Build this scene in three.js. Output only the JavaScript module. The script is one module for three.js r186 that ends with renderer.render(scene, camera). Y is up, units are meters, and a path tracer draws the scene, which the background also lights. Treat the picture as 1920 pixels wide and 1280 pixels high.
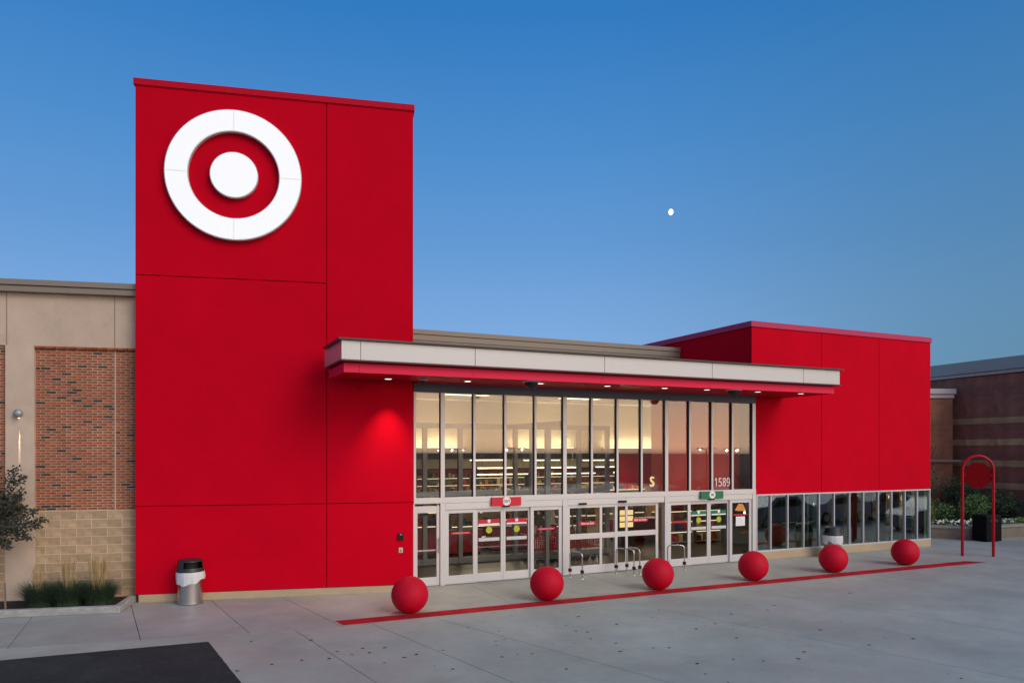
import * as THREE from 'three';
import { mergeGeometries } from 'three/addons/utils/BufferGeometryUtils.js';
import { RoundedBoxGeometry } from 'three/addons/geometries/RoundedBoxGeometry.js';
import { TextGeometry } from 'three/addons/geometries/TextGeometry.js';
import { FontLoader } from 'three/addons/loaders/FontLoader.js';
import { MarchingCubes } from 'three/addons/objects/MarchingCubes.js';
import { RectAreaLightUniformsLib } from 'three/addons/lights/RectAreaLightUniformsLib.js';

// ---------------------------------------------------------------- camera, sky, sun, exposure
const EYE = 3.8;
const scene = new THREE.Scene();
const camera = new THREE.PerspectiveCamera(2 * Math.atan(640 / 1400) * 180 / Math.PI, 1.5, 0.1, 3000);
camera.position.set(0, EYE, 0);
camera.setViewOffset(1920, 1280, 0, -205, 1920, 1280);      // rising front: the uprights stay upright
const renderer = new THREE.WebGLRenderer({ antialias: true });
renderer.toneMapping = THREE.LinearToneMapping;
renderer.toneMappingExposure = 1;
renderer.shadowMap.enabled = true;
RectAreaLightUniformsLib.init();

const SUN = new THREE.Vector3(0.60, 0.58, 0.55).normalize();
{
  const W = 1024, Hh = 512, data = new Float32Array(W * Hh * 4);
  const stops = [[-90, .27, .40, .60], [0, .29, .43, .63], [5, .25, .44, .74], [9, .205, .40, .73], [15, .13, .325, .665], [22, .075, .265, .61], [30, .034, .20, .535], [45, .022, .15, .45], [90, .018, .11, .34]];
  const sunAz = Math.atan2(SUN.x, -SUN.z);
  const lerpStops = (el) => {
    let i = 1; while (i < stops.length - 1 && el > stops[i][0]) i++;
    const a = stops[i - 1], b = stops[i]; let t = Math.min(1, Math.max(0, (el - a[0]) / (b[0] - a[0])));
    return [1, 2, 3].map(k => a[k] + (b[k] - a[k]) * t);
  };
  for (let j = 0; j < Hh; j++) for (let i = 0; i < W; i++) {
    const el = ((j + .5) / Hh - .5) * Math.PI, th = ((i + .5) / W - .5) * 2 * Math.PI;
    const x = Math.cos(el) * Math.cos(th), z = Math.cos(el) * Math.sin(th);
    const eld = el * 180 / Math.PI, e = Math.max(0, eld);
    let az = Math.atan2(x, -z) - sunAz; az = Math.abs(Math.atan2(Math.sin(az), Math.cos(az))) * 180 / Math.PI;
    const c = lerpStops(eld);
    const glow = Math.exp(-Math.pow(az / 42, 2)) * Math.exp(-e / 19);
    const haze = Math.exp(-Math.pow(az / 52, 4)) * Math.exp(-e / 60);
    const cl = 1 + .07 * Math.sin(e * .55 + 1.2 * Math.sin(th * 3)) * Math.exp(-Math.pow((e - 14) / 9, 2));
    const fa = Math.atan2(x, -z) * 180 / Math.PI, sm = Math.max(0, Math.min(1, (fa - 2) / 36)), dim = fa > 0 ? sm * sm * (3 - 2 * sm) * Math.exp(-e / 24) : 0;
    c[0] *= 1 - .66 * dim; c[1] *= 1 - .50 * dim; c[2] *= 1 - .58 * dim;
    const low = Math.exp(-Math.pow(az / 42, 2)) * Math.exp(-e / 5);
    const k = (j * W + i) * 4;
    data[k] = c[0] + 1.9 * glow * cl + .72 * haze + .9 * low;
    data[k + 1] = c[1] + 1.25 * glow * cl + .70 * haze + .02 * low;
    data[k + 2] = Math.max(.1, c[2] + .72 * glow + .58 * haze - .25 * low);
    data[k + 3] = 1;
  }
  const sky = new THREE.DataTexture(data, W, Hh, THREE.RGBAFormat, THREE.FloatType);
  sky.mapping = THREE.EquirectangularReflectionMapping; sky.magFilter = THREE.LinearFilter; sky.needsUpdate = true;
  scene.background = sky; scene.environment = sky;
}
const sun = new THREE.DirectionalLight(new THREE.Color(1, .93, .86), 1.4);
sun.position.copy(SUN).multiplyScalar(120);
sun.castShadow = true; sun.shadow.radius = 60; sun.shadow.mapSize.set(2048, 2048);
Object.assign(sun.shadow.camera, { left: -50, right: 50, top: 50, bottom: -50, near: 1, far: 300 });
scene.add(sun, sun.target);

// ---------------------------------------------------------------- helpers
let seed = 7;
const rnd = () => { seed = (seed * 1664525 + 1013904223) >>> 0; return seed / 4294967296; };
const rr = (a, b) => a + (b - a) * rnd();
const used = {};
const numbered = (n) => { const k = used[n] = (used[n] ?? -1) + 1; return k ? `${n}_${String(k).padStart(3, '0')}` : n; };
const lin = (r, g, b) => new THREE.Color().setRGB(r, g, b);
const mat = (r, g, b, rough = .7, o = {}) => new THREE.MeshStandardMaterial({ color: lin(r, g, b), roughness: rough, ...o });
const phys = (r, g, b, rough, o = {}) => new THREE.MeshPhysicalMaterial({ color: lin(r, g, b), roughness: rough, ...o });
function uvBox(g) {                                   // uv in metres, from the geometry's own axes
  g = g.index ? g.toNonIndexed() : g;
  const p = g.attributes.position, n = g.attributes.normal, uv = new Float32Array(p.count * 2);
  for (let i = 0; i < p.count; i += 3) {
    let a = 0, b = 0, c = 0;
    for (let k = 0; k < 3; k++) { a += n.getX(i + k); b += n.getY(i + k); c += n.getZ(i + k); }
    a = Math.abs(a); b = Math.abs(b); c = Math.abs(c);
    for (let k = 0; k < 3; k++) {
      const j = i + k, x = p.getX(j), y = p.getY(j), z = p.getZ(j);
      if (b >= a && b >= c) { uv[2 * j] = x; uv[2 * j + 1] = -z; } else if (a > c) { uv[2 * j] = z; uv[2 * j + 1] = y; } else { uv[2 * j] = x; uv[2 * j + 1] = y; }
    }
  }
  g.setAttribute('uv', new THREE.BufferAttribute(uv, 2));
  return g;
}
const bx = (x0, x1, y0, y1, z0, z1) => uvBox(new THREE.BoxGeometry(x1 - x0, y1 - y0, z1 - z0).translate((x0 + x1) / 2, (y0 + y1) / 2, (z0 + z1) / 2));
const rb = (x0, x1, y0, y1, z0, z1, r = .01) => uvBox(new RoundedBoxGeometry(x1 - x0, y1 - y0, z1 - z0, 2, r).translate((x0 + x1) / 2, (y0 + y1) / 2, (z0 + z1) / 2));
const cyl = (r0, r1, h, x, y, z, s = 20) => new THREE.CylinderGeometry(r1, r0, h, s).translate(x, y + h / 2, z).toNonIndexed();
const tube = (pts, r, s = 24, k = 8) => new THREE.TubeGeometry(new THREE.CatmullRomCurve3(pts.map(p => new THREE.Vector3(...p)), false, 'catmullrom', .1), s, r, k).toNonIndexed();
const lathe = (pts, s = 32, a = 0, l = Math.PI * 2) => new THREE.LatheGeometry(pts.map(p => new THREE.Vector2(...p)), s, a, l).toNonIndexed();
const join = (gs) => { gs = gs.map(g => { g = g.index ? g.toNonIndexed() : g; for (const k of Object.keys(g.attributes)) if (!['position', 'normal', 'uv'].includes(k)) g.deleteAttribute(k); return g; }); return gs.length > 1 ? mergeGeometries(gs) : gs[0]; };
function mesh(name, gs, m, parent = scene) {
  const o = new THREE.Mesh(Array.isArray(gs) ? join(gs) : gs, m);
  o.name = parent === scene ? numbered(name) : name; o.castShadow = o.receiveShadow = true; parent.add(o); return o;
}
function tag(o, label, category, group) { o.userData.label = label; o.userData.category = category; if (group) o.userData.group = group; return o; }
const struct = (o) => { o.userData.kind = 'structure'; return o; };
const stuff = (o) => { o.userData.kind = 'stuff'; return o; };
const R = Math.PI / 180;
// two frames: the entrance front and the tower front. x runs along the front, z stands out of it.
const FR = { x: -2.74, z: -20.733, a: 24.84 * R }, TR = { x: -9.43, z: -18.647, a: 12.2 * R };
function at(o, fr, u, y, w, turn = 0) {
  const c = Math.cos(fr.a), s = Math.sin(fr.a);
  o.position.set(fr.x + u * c + w * s, y, fr.z - u * s + w * c); o.rotation.y = fr.a + turn; return o;
}
const W = (fr, u, w) => { const c = Math.cos(fr.a), s = Math.sin(fr.a); return [fr.x + u * c + w * s, fr.z - u * s + w * c]; };
function thing(name, label, category, group) { const g = new THREE.Group(); g.name = numbered(name); scene.add(g); return tag(g, label, category, group); }

const words = ['first', 'second', 'third', 'fourth', 'fifth', 'sixth', 'seventh', 'eighth', 'ninth', 'tenth', 'eleventh', 'twelfth', 'thirteenth', 'fourteenth', 'fifteenth', 'sixteenth', 'seventeenth', 'eighteenth', 'nineteenth', 'twentieth'];
// ---------------------------------------------------------------- computed textures
function noiseGrid(n, cells, sd) {                    // tileable value noise
  const g = new Float32Array(cells * cells); let s = sd; for (let i = 0; i < g.length; i++) { s = (s * 1664525 + 1013904223) >>> 0; g[i] = s / 4294967296; }
  const out = new Float32Array(n * n), q = cells / n;
  for (let y = 0; y < n; y++) for (let x = 0; x < n; x++) {
    const fx = x * q, fy = y * q, x0 = fx | 0, y0 = fy | 0; let tx = fx - x0, ty = fy - y0; tx = tx * tx * (3 - 2 * tx); ty = ty * ty * (3 - 2 * ty);
    const x1 = (x0 + 1) % cells, y1 = (y0 + 1) % cells;
    const a = g[y0 * cells + x0], b = g[y0 * cells + x1], c = g[y1 * cells + x0], d = g[y1 * cells + x1];
    out[y * n + x] = a + (b - a) * tx + (c - a) * ty + (a - b - c + d) * tx * ty;
  }
  return out;
}
function fbm(n, list) { const o = new Float32Array(n * n); for (const [cells, amp, sd] of list) { const g = noiseGrid(n, cells, sd); for (let i = 0; i < o.length; i++) o[i] += (g[i] - .5) * amp; } return o; }
function tex(n, f, metres, srgb = true) {
  const d = new Uint8Array(n * n * 4);
  for (let i = 0; i < n * n; i++) { const c = f(i, i % n, (i / n) | 0); d[4 * i] = Math.max(0, Math.min(255, c[0] * 255)); d[4 * i + 1] = Math.max(0, Math.min(255, c[1] * 255)); d[4 * i + 2] = Math.max(0, Math.min(255, c[2] * 255)); d[4 * i + 3] = 255; }
  const t = new THREE.DataTexture(d, n, n); t.wrapS = t.wrapT = THREE.RepeatWrapping; t.repeat.set(1 / metres, 1 / metres); t.magFilter = THREE.LinearFilter; t.minFilter = THREE.LinearMipmapLinearFilter; t.generateMipmaps = true; if (srgb) t.colorSpace = THREE.SRGBColorSpace; t.needsUpdate = true; return t;
}
const grey = (v) => [v, v, v];
const coarse = fbm(1024, [[4, .5, 11], [9, .45, 12], [23, .35, 13], [60, .22, 14], [150, .16, 15], [420, .14, 16]]);
const fine = fbm(512, [[40, .3, 21], [110, .4, 22], [256, .5, 23], [512, .4, 24]]);
const streak = fbm(1024, [[6, .5, 31], [17, .4, 32], [44, .3, 33]]);
const fineBump = tex(512, i => grey(.5 + fine[i] * .5), 1.1, false);
const concreteMap = tex(1024, (i) => { const v = coarse[i], s = streak[(i * 7) % (1024 * 1024)]; const k = .80 + v * .14; const warm = s * .02; return [k + warm, k + .004, k + .006 - warm]; }, 13);
const walkMap = tex(1024, (i) => { const v = coarse[(i + 333 * 1024) % (1024 * 1024)]; const k = .82 + v * .13; return [k + .008, k, k - .006]; }, 9);
const concreteRough = tex(1024, i => grey(.62 + coarse[(i + 200000) % (1024 * 1024)] * .3), 7, false);
const stuccoMap = tex(1024, (i) => { const v = coarse[i]; const k = .95 + v * .05 + fine[(i * 3) % (512 * 512)] * .03; return grey(k); }, 6.5);
const plasterMap = tex(1024, (i) => { const v = coarse[(i + 500000) % (1024 * 1024)]; return grey(.93 + v * .10); }, 5);
const stoneMap = tex(512, (i) => { const v = coarse[((i % 512) + ((i / 512) | 0) * 1024)]; return grey(.86 + v * .22 + fine[i] * .12); }, 1.7);
const asphaltMap = tex(1024, (i) => { const v = coarse[i]; return grey(.62 + v * .26 + fine[(i % 512) + (((i / 1024) | 0) % 512) * 512] * .55); }, 4);

const M = {};
const redTex = (r, g, b, rough = .85) => phys(r, g, b, rough, { specularIntensity: .12, map: stuccoMap, bumpMap: fineBump, bumpScale: .0015 });
M.red = redTex(.66, .0006, .016);
M.redTrim = phys(.52, .002, .018, .6, { specularIntensity: .2 });
M.redBand = phys(.80, .018, .07, .5, { specularIntensity: .35 });
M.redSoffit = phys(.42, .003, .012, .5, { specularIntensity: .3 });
M.silver = phys(.45, .47, .49, .28, { metalness: .38 });
M.darkCap = mat(.028, .028, .03, .4);
M.frame = phys(.62, .61, .61, .38, { metalness: .35 });
M.header = mat(.07, .08, .11, .4, { metalness: .3 });
M.tan = mat(.68, .52, .385, .8, { map: plasterMap, bumpMap: fineBump, bumpScale: .001 });
M.tanBase = mat(.56, .42, .26, .8, { map: plasterMap });
M.coping = mat(.25, .205, .155, .5);
M.mortar = mat(.58, .43, .30, .9, { map: stoneMap });
M.block = [[.72, .50, .30], [.66, .46, .27], [.76, .53, .32]].map(c => mat(...c, .88, { map: stoneMap, bumpMap: fineBump, bumpScale: .003 }));
M.blockJoint = mat(.72, .56, .40, .9);
M.brick = [[.52, .130, .052], [.44, .105, .046], [.58, .158, .062], [.48, .128, .056], [.55, .130, .046]].map(c => mat(...c, .85, { map: stoneMap }));
M.brickDark = mat(.045, .04, .038, .7, { map: stoneMap });
M.glass = phys(.93, .96, .94, .012, { transmission: 1, thickness: 0, ior: 1.72 });
M.glassDoor = phys(.90, .93, .91, .012, { transmission: 1, thickness: 0, ior: 1.45, specularIntensity: .4 });
M.glassDark = phys(.66, .80, .74, .012, { transmission: 1, thickness: 0, ior: 2.05 });
M.glassTeal = mat(.10, .30, .28, .25);
M.cream = mat(.74, .66, .52, .8);
M.creamCeil = mat(.78, .73, .62, .85);
M.floorIn = mat(.075, .06, .045, .4);
M.greyPost = mat(.22, .22, .22, .5, { metalness: .2 });
M.dark = mat(.02, .022, .022, .6);
M.black = phys(.010, .010, .011, .55, { specularIntensity: .5 });
M.white = mat(.80, .80, .79, .5);
M.steel = phys(.60, .58, .56, .24, { metalness: 1 });
M.concrete = mat(.60, .635, .535, 1, { map: concreteMap, roughnessMap: concreteRough, bumpMap: fineBump, bumpScale: .002 });
M.walk = mat(.52, .56, .51, 1, { map: walkMap, roughnessMap: concreteRough, bumpMap: fineBump, bumpScale: .002 });
M.kerb = mat(.55, .54, .50, .9, { map: stoneMap, bumpMap: fineBump, bumpScale: .003 });
M.asphalt = mat(.034, .056, .052, .9, { map: asphaltMap, bumpMap: fineBump, bumpScale: .004 });
M.stripe = phys(.58, .016, .028, .8, { specularIntensity: .3, map: stoneMap }); 
M.soil = mat(.022, .016, .012, 1);
const emis = (r, g, b, k = 1) => new THREE.MeshStandardMaterial({ color: lin(.8, .8, .8), roughness: .6, emissive: lin(r, g, b), emissiveIntensity: k });
M.warmLamp = emis(1, .80, .52, 2.2);
M.lampBright = emis(1, .86, .66, 3.2);

// ---------------------------------------------------------------- ground: slabs with open joints over a sub-base
const cut = (poly, p, q, off = .007) => {            // keeps the side to the LEFT of p -> q
  const dx = q[0] - p[0], dy = q[1] - p[1], L = Math.hypot(dx, dy), d = (a) => (dx * (a[1] - p[1]) - dy * (a[0] - p[0])) / L - off, out = [];
  for (let i = 0; i < poly.length; i++) { const a = poly[i], b = poly[(i + 1) % poly.length], da = d(a), db = d(b); if (da >= 0) out.push(a); if (da * db < 0) { const t = da / (da - db); out.push([a[0] + (b[0] - a[0]) * t, a[1] + (b[1] - a[1]) * t]); } }
  return out;
};
const slabGeo = (poly, top = 0, thick = .1) => uvBox(new THREE.ExtrudeGeometry(new THREE.Shape(poly.map(p => new THREE.Vector2(p[0], p[1]))), { depth: thick, bevelEnabled: false }).rotateX(-Math.PI / 2).translate(0, top - thick, 0));
struct(mesh('parking_lot_ground', slabGeo([[-900, -900], [900, -900], [900, 900], [-900, 900]], -.022, .3), M.asphalt));
{
  const bend = [-3.65, 16.1], bl = [-30, 16.1 - 26.35 * .285], dir = [Math.cos(FR.a), Math.sin(FR.a)], br = [bend[0] + dir[0] * 60, bend[1] + dir[1] * 60];
  const joints = [[[-10.75, 16.57], [-9.76, 14.46]], [[-8.79, 17.33], [-7.56, 15.16]], [[-7.59, 18.87], [-5.53, 15.65]], [[-5.86, 19.21], [-3.71, 16.22]]];
  for (const u of [1.6, 5.4, 9.2, 13.0, 16.8, 20.6, 25, 30]) { const a = W(FR, u, 0), b = W(FR, u, 4); joints.push([[a[0], -a[1]], [b[0], -b[1]]]); }
  const walk = mesh('sidewalk', slabGeo([[-34, 9.2], [-34, 8.9], [-33.8, 8.9], [-33.8, 9.2]], -.001), M.walk); struct(walk);
  let pieces = [[-34, 70], [-34, -5], [70, -5], [70, 70]];
  pieces = cut(cut(pieces, bl, bend), bend, br);
 pieces = cut(pieces, [60, 45], [-40, 18], 0);      // back edge runs inside the building
  let rest = pieces;
  for (const [a, b] of joints) { const left = cut(rest, a, b); rest = cut(rest, b, a); const keepLeft = left.reduce((s, p) => s + p[0], 0) / left.length < rest.reduce((s, p) => s + p[0], 0) / rest.length; if (keepLeft) mesh('slab', slabGeo(left), M.walk, walk); else { mesh('slab', slabGeo(rest), M.walk, walk); rest = left; } }
  mesh('slab', slabGeo(rest), M.walk, walk);
  const drive = mesh('driveway', slabGeo([[-34, -16], [-33.8, -16], [-33.8, -15.8], [-34, -15.8]], -.001), M.concrete); struct(drive);
  rest = [bl, bend, br, [60, -14], [-34, -14]].map(p => [p[0], p[1] - .012]);
  const lines = [[[-3.73, 14.5], [-2.22, 12.23]], [[-2.28, 15.33], [.04, 12.23]], [[.316, 14.74], [2.46, 12.4]], [[6.0, 15.2], [8.2, 12.7]], [[10.6, 15.6], [13, 12.9]], [[17, 16.4], [19.6, 13.6]], [[25, 17], [28, 14]]];
  for (const [a, b] of lines) { const x = cut(rest, a, b), y = cut(rest, b, a); const ax = x.reduce((s, p) => s + p[0], 0) / x.length, ay = y.reduce((s, p) => s + p[0], 0) / y.length; mesh('slab', slabGeo(ax < ay ? x : y), M.concrete, drive); rest = ax < ay ? y : x; }
  mesh('slab', slabGeo(rest), M.concrete, drive);
  const sh = []; { const c = [[-6.05, 14.86], [-30, 5.05], [-30, -13], [11, -13]]; seed = 17; for (let i = 0; i < 4; i++) { const p = c[i], q = c[(i + 1) % 4], n = i % 3 ? 1 : 140; for (let k = 0; k < n; k++) { const t = k / n; sh.push([p[0] + (q[0] - p[0]) * t + (k ? rr(-.004, .004) : 0), p[1] + (q[1] - p[1]) * t + (k ? rr(-.004, .004) : 0)]); } } }
  struct(mesh('asphalt_lane', slabGeo(sh, .006, .006), M.asphalt));
  struct(mesh('painted_lane_line', slabGeo([[-9.36, 13.05], [-9.27, 13.03], [-8.2, 10], [-8.29, 10]], .0085, .002), M.white));
  const p1 = W(FR, -2.81, 3.17), p2 = W(FR, -2.72, 3.66), p3 = W(FR, 19.2, 3.66), p4 = W(FR, 18.78, 3.17);
  struct(mesh('painted_red_stripe', slabGeo([p1, p2, p3, p4].map(p => [p[0], -p[1]]), .004, .004), M.stripe));
}
{ // trodden chewing gum on the concrete
  const spots = [[-2.88, 14.37], [-3.31, 14.14], [-2.99, 13.94], [-2.69, 14.07], [-3.34, 13.65], [-2.46, 14.41], [-2.29, 13.39], [-1.98, 13.74], [-1.79, 13.94], [-1.31, 14.22], [-1.03, 13], [-.94, 16.04], [-.27, 15.74], [-.32, 14.92], [-.15, 15.06], [-.31, 14.59], [.1, 13.95], [.38, 13.99], [-.18, 13.77], [1.18, 16.25], [1.35, 15.74], [1.59, 15.67], [1.52, 17.12], [1.59, 15.09], [2.05, 14.73], [2.06, 14.15], [.95, 13.01], [2.73, 14.41], [3.04, 14.41], [3.19, 17.06], [3.51, 17.81], [2.3, 16.37], [5.11, 17.4], [6.45, 18.34], [6.11, 17.83], [4.48, 16.42], [4.2, 16.19], [3.94, 15.96], [4.7, 15.86], [4.57, 15.17], [5.29, 16.09], [6.55, 15.85], [7.31, 16.57], [8.66, 19.46], [9.02, 19.95], [7.58, 15.16], [8.13, 15.11], [7, 14.62], [5.53, 14.12], [5.24, 13.65], [4.55, 13.5], [4.04, 13.61], [3.31, 13.34], [3.3, 12.72], [7.51, 12.47], [-4.28, 13.3], [-3.82, 13.55], [-3.35, 13.66], [-4.04, 15.01], [-5.21, 14.9], [-4.75, 12.9]];
  for (let i = 0; i < 80; i++) spots.push([rr(-3, 22), rr(8, 17.5), .45]);
  const gs = spots.filter(([x, z]) => z < 15.8 + (x + 3.65) * .45).map(([x, z, k = 1]) => {
    const r = rr(.018, .045) * k, g = new THREE.CircleGeometry(1, 9), p = g.attributes.position;
    for (let i = 1; i < p.count; i++) { const s = r * rr(.75, 1.2); p.setXY(i, p.getX(i) * s * 1.15, p.getY(i) * s); }
    return g.rotateX(-Math.PI / 2).rotateY(rr(0, 6)).translate(x, .0025, -z);
  });
  const o = mesh('trodden_gum', gs, mat(.035, .035, .036, .8)); stuff(o); tag(o, 'scattered dark spots of trodden gum on the concrete driveway', 'gum');
}

// ---------------------------------------------------------------- the store
const store = thing('store_building', 'red retail store with tall tower, white edged canopy and glass entrance', 'building');
at(store, FR, 0, 0, 0);
const TinF = { p: [-6.947, 0, -.918], a: (12.2 - 24.84) * R };
function part(name, gs, m, fr) { const o = mesh(name, gs, m, store); if (fr === 'T') { o.position.set(...TinF.p); o.rotation.y = TinF.a; } return o; }
// --- tower
{
  const g = .011;
  const core = part('tower_wall', [bx(.06, 6.88, .21, 12.9, -5.5, -.05), bx(.09, 6.85, 0, .195, -5.5, -.06)], M.red, 'T'); core.userData.label = 'tall red rendered tower';
  const panels = [[0, 4.655, 8.205, 12.93], [0, 4.655, 2.41, 8.205], [0, 4.655, .20, 2.41], [4.655, 6.93, 2.41, 12.93], [4.655, 6.93, .20, 2.41]];
  for (const [a, b, c, d] of panels) mesh('wall_panel', rb(a + g, b - g, c + g, d - g, -.045, 0, .006), M.red, core);
  for (const x of [0, 6.93]) mesh('side_panel', bx(x ? 6.885 : .0, x ? 6.925 : .055, .2, 12.93, -5.5, -.055), M.red, core);
  mesh('coping', [rb(-.03, 6.96, 12.945, 13.11, -5.6, .035, .008), bx(.01, 6.92, 12.925, 12.945, -5.5, .012)], M.redTrim, core);
  mesh('base_course', rb(.08, 6.86, 0, .196, -.05, -.012, .01), M.tanBase, core);
}
// --- left wing: rendered frame, recessed brick panels, block base
{
  const z = -.35;                                                         // front plane of the render
  const wing = part('wing_wall', [bx(-9, -.02, 6.40, 7.70, z - .3, z), bx(-3.03, -2.39, -.1, 6.40, z - .3, z), bx(-9, -.02, 0, 6.4, z - .4, z - .14)], M.tan, 'T'); wing.userData.label = 'beige rendered side wing';
  mesh('coping', [rb(-9, -.02, 7.86, 8.0, z - .5, z + .20, .01), rb(-9, -.02, 7.702, 7.85, z - .5, z + .16, .01)], M.coping, wing);
  for (const u of [-.56, -3.0]) mesh('joint_strip', bx(u - .012, u + .012, u < -1 ? 6.41 : 6.41, 7.7, z, z + .004), mat(.30, .22, .16, .8), wing);
  const wall = part('brick_wall', [bx(-2.39, -.02, 2.30, 6.40, z - .14, z - .0575), bx(-5.4, -3.03, 2.30, 6.40, z - .14, z - .0575)], M.mortar, 'T');
  const bw = .236, bh = .0661, list = [], geoCache = {};
  const gb = (l) => { const k = l.toFixed(3); return geoCache[k] ??= uvBox(new RoundedBoxGeometry(l - .008, bh - .019, .03, 1, .004)); };
  for (let r = 0; r < 61; r++) {
    const y = 2.315 + (r + .5) * bh;
    for (const [u0, u1] of [[-2.385, -.572], [-.552, -.022], [-3.75, -3.035]]) {
      let u = u0 - (r % 2 ? bw / 2 : 0);
      while (u < u1 - .03) { const a = Math.max(u, u0), b = Math.min(u + bw, u1); if (b - a > .024) list.push([a + .006, b - .006, y]); u += bw; }
    }
  }
  const order = list.map((b, i) => [b, (b[0] > -2.5 ? 0 : 50) + Math.abs(b[2] - 4.1) * .3 + (b[0] < -1.9 && b[2] < 3.5 ? 20 : 0)]).sort((p, q) => p[1] - q[1]);
  const restRed = [[], [], [], [], []], restDark = [];
  order.forEach(([[a, b, y]], i) => {
    const dark = rnd() < .062, k = Math.floor(rnd() * 5), dz = rr(-.003, .004);
    if (i < 276) { const o = mesh('brick', gb(b - a), dark ? M.brickDark : M.brick[k], wall); o.position.set((a + b) / 2, y, z - .066 + dz); }
    else (dark ? restDark : restRed[k]).push(gb(b - a).clone().translate((a + b) / 2, y, z - .066 + dz));
  });
  restRed.forEach((g, k) => stuff(mesh('brick_field', g, M.brick[k], wall)));
  stuff(mesh('brick_field', restDark, M.brickDark, wall));
  const headGeo = uvBox(new RoundedBoxGeometry(.225, .052, .09, 1, .004));
  for (let u = -2.268; u < -.1; u += .236) mesh('brick', headGeo, M.brick[Math.floor(rnd() * 5)], wall).position.set(u, 6.372, z - .03);
  mesh('control_joint', bx(-.570, -.554, 2.31, 6.34, z - .0575, z - .0535), mat(.55, .47, .40, .8), wall);
  const base = part('block_wall', [bx(-2.39, -.02, 0, 2.30, z - .14, z - .0095), bx(-5.4, -3.03, 0, 2.30, z - .14, z - .0095)], M.blockJoint, 'T');
  for (let r = 0; r < 11; r++) for (const [u0, u1] of [[-2.385, -.025], [-3.9, -3.035]]) {
    const y0 = 2.30 - (r + 1) * .215; let u = u0 - (r % 2 ? .12 : .46); if (y0 < -.2) continue;
    while (u < u1 - .03) { const a = Math.max(u, u0), b = Math.min(u + .705, u1); if (b - a > .05) mesh('stone_block', uvBox(new RoundedBoxGeometry(b - a - .012, .203, .05, 1, .006)).translate((a + b) / 2, y0 + .1075, z - .03 + rr(-.002, .003)), M.block[Math.floor(rnd() * 3)], base); u += .705; }
  }
}
// --- right block with ribbon window
{
  const x0 = 12.36, x1 = 21.4, g = .008;
  const box = part('side_block_wall', [bx(x0 - .19, x1 - .02, 5.75, 8.08, -9, -.05), bx(x0 + .02, x1 - .02, 2.29, 5.75, -9, -.05), bx(x0 - .17, x1 - .03, 8.08, 8.2, -9, -.05)], M.red); box.userData.label = 'low red rendered block over a ribbon window';
  const ps = [[x0, 15.47], [15.47, 18.47], [18.47, x1]];
  ps.forEach(([a, b], i) => mesh('wall_panel', i ? rb(a + g, b - g, 2.29, 8.1, -.045, 0, .005) : join([rb(a + g - .2, b - g, 5.76, 8.1, -.045, 0, .005), rb(a + g, b - g, 2.29, 5.759, -.045, 0, .005)]), M.red, box));
  mesh('coping', rb(x0 - .24, x1 + .03, 8.1, 8.3, -9.05, .04, .01), phys(.50, .02, .09, .45, { specularIntensity: .6 }), box);
  mesh('base_course', rb(x0 + .03, x1 - .02, 0, .27, -.3, .03, .012), M.tanBase, box);
  const win = part('ribbon_window', [rb(x0 + .02, x1, 2.235, 2.285, -.1, .012, .005), rb(x0 + .02, x1, .272, .325, -.1, .02, .005)], M.frame);
  const ms = [12.40, 13.046, 13.843, 14.609, 15.367, 16.116, 16.91, 17.639, 18.442, 19.175, 19.924, 20.628, 21.36];
  ms.forEach((u, i) => { mesh('mullion', rb(u - .021, u + .021, .325, 2.235, -.11, .01, .005), M.frame, win); if (i) mesh('pane', bx(ms[i - 1] + .021, u - .021, .325, 2.235, -.052, -.046), M.glassDark, win); });
  for (const u of ms.slice(1)) mesh('fin', bx(u - .20, u - .14, .34, 2.2, -.5, -.14), M.dark, win);
}
// --- main block, parapet, hall shell
part('parapet', [rb(.3, 12.2, 7.70, 7.86, -4.4, -3.94, .01), rb(.3, 12.2, 7.50, 7.69, -4.4, -3.97, .01), bx(.3, 12.2, 5.6, 7.5, -4.3, -4)], M.coping);
part('roof', [bx(-4.5, 21.2, 7.2, 7.4, -27, -4.3), bx(.05, 12.3, 5.7, 5.9, -4.05, -.1)], mat(.30, .29, .28, .9));
part('outer_wall', [bx(-4.7, -4.5, 0, 7.4, -27, -4.3), bx(-4.7, 21.2, 0, 7.4, -27.2, -27), bx(21.2, 21.36, 0, 7.4, -27, -9.06), bx(21.2, 21.38, 0, 2.3, -9, -.12), bx(-4.5, .05, 0, 7.2, -5.3, -5.1)], M.tan);
part('interior_floor', [bx(.06, 21.2, -.05, .012, -5.2, -.06), bx(-4.5, 21.2, -.05, .012, -27, -5.2)], M.floorIn);
part('interior_ceiling', [bx(.05, 12.3, 5.60, 5.7, -5.2, -.1), bx(-4.5, 21.2, 4.0, 4.1, -27, -5.2)], M.creamCeil);
part('bulkhead_wall', [bx(-4.5, 21.2, 3.72, 5.60, -5.4, -5.2)], M.cream);
part('hall_side_wall', [bx(.02, .10, 0, 5.6, -5.2, -.15)], M.cream);
part('red_interior_wall', [bx(8.60, 12.29, 2.46, 5.6, -.80, -.72), bx(8.54, 8.60, 2.46, 5.6, -.80, -.16)], mat(.62, .06, .045, .75));
part('cafe_wall', [bx(14.90, 14.96, 0, 2.36, -5.2, -.12), bx(12.30, 12.36, 2.42, 5.6, -5.2, -.12), bx(14.96, 21.19, 0, 2.4, -5.2, -5.1)], mat(.16, .20, .17, .7));
part('store_back_wall', [bx(-4.5, 21.2, 0, 2.75, -22.2, -22)], mat(.34, .035, .03, .75));
part('store_back_soffit', [bx(-4.5, 21.2, 2.75, 3.3, -22.2, -21.6)], M.cream);
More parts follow.
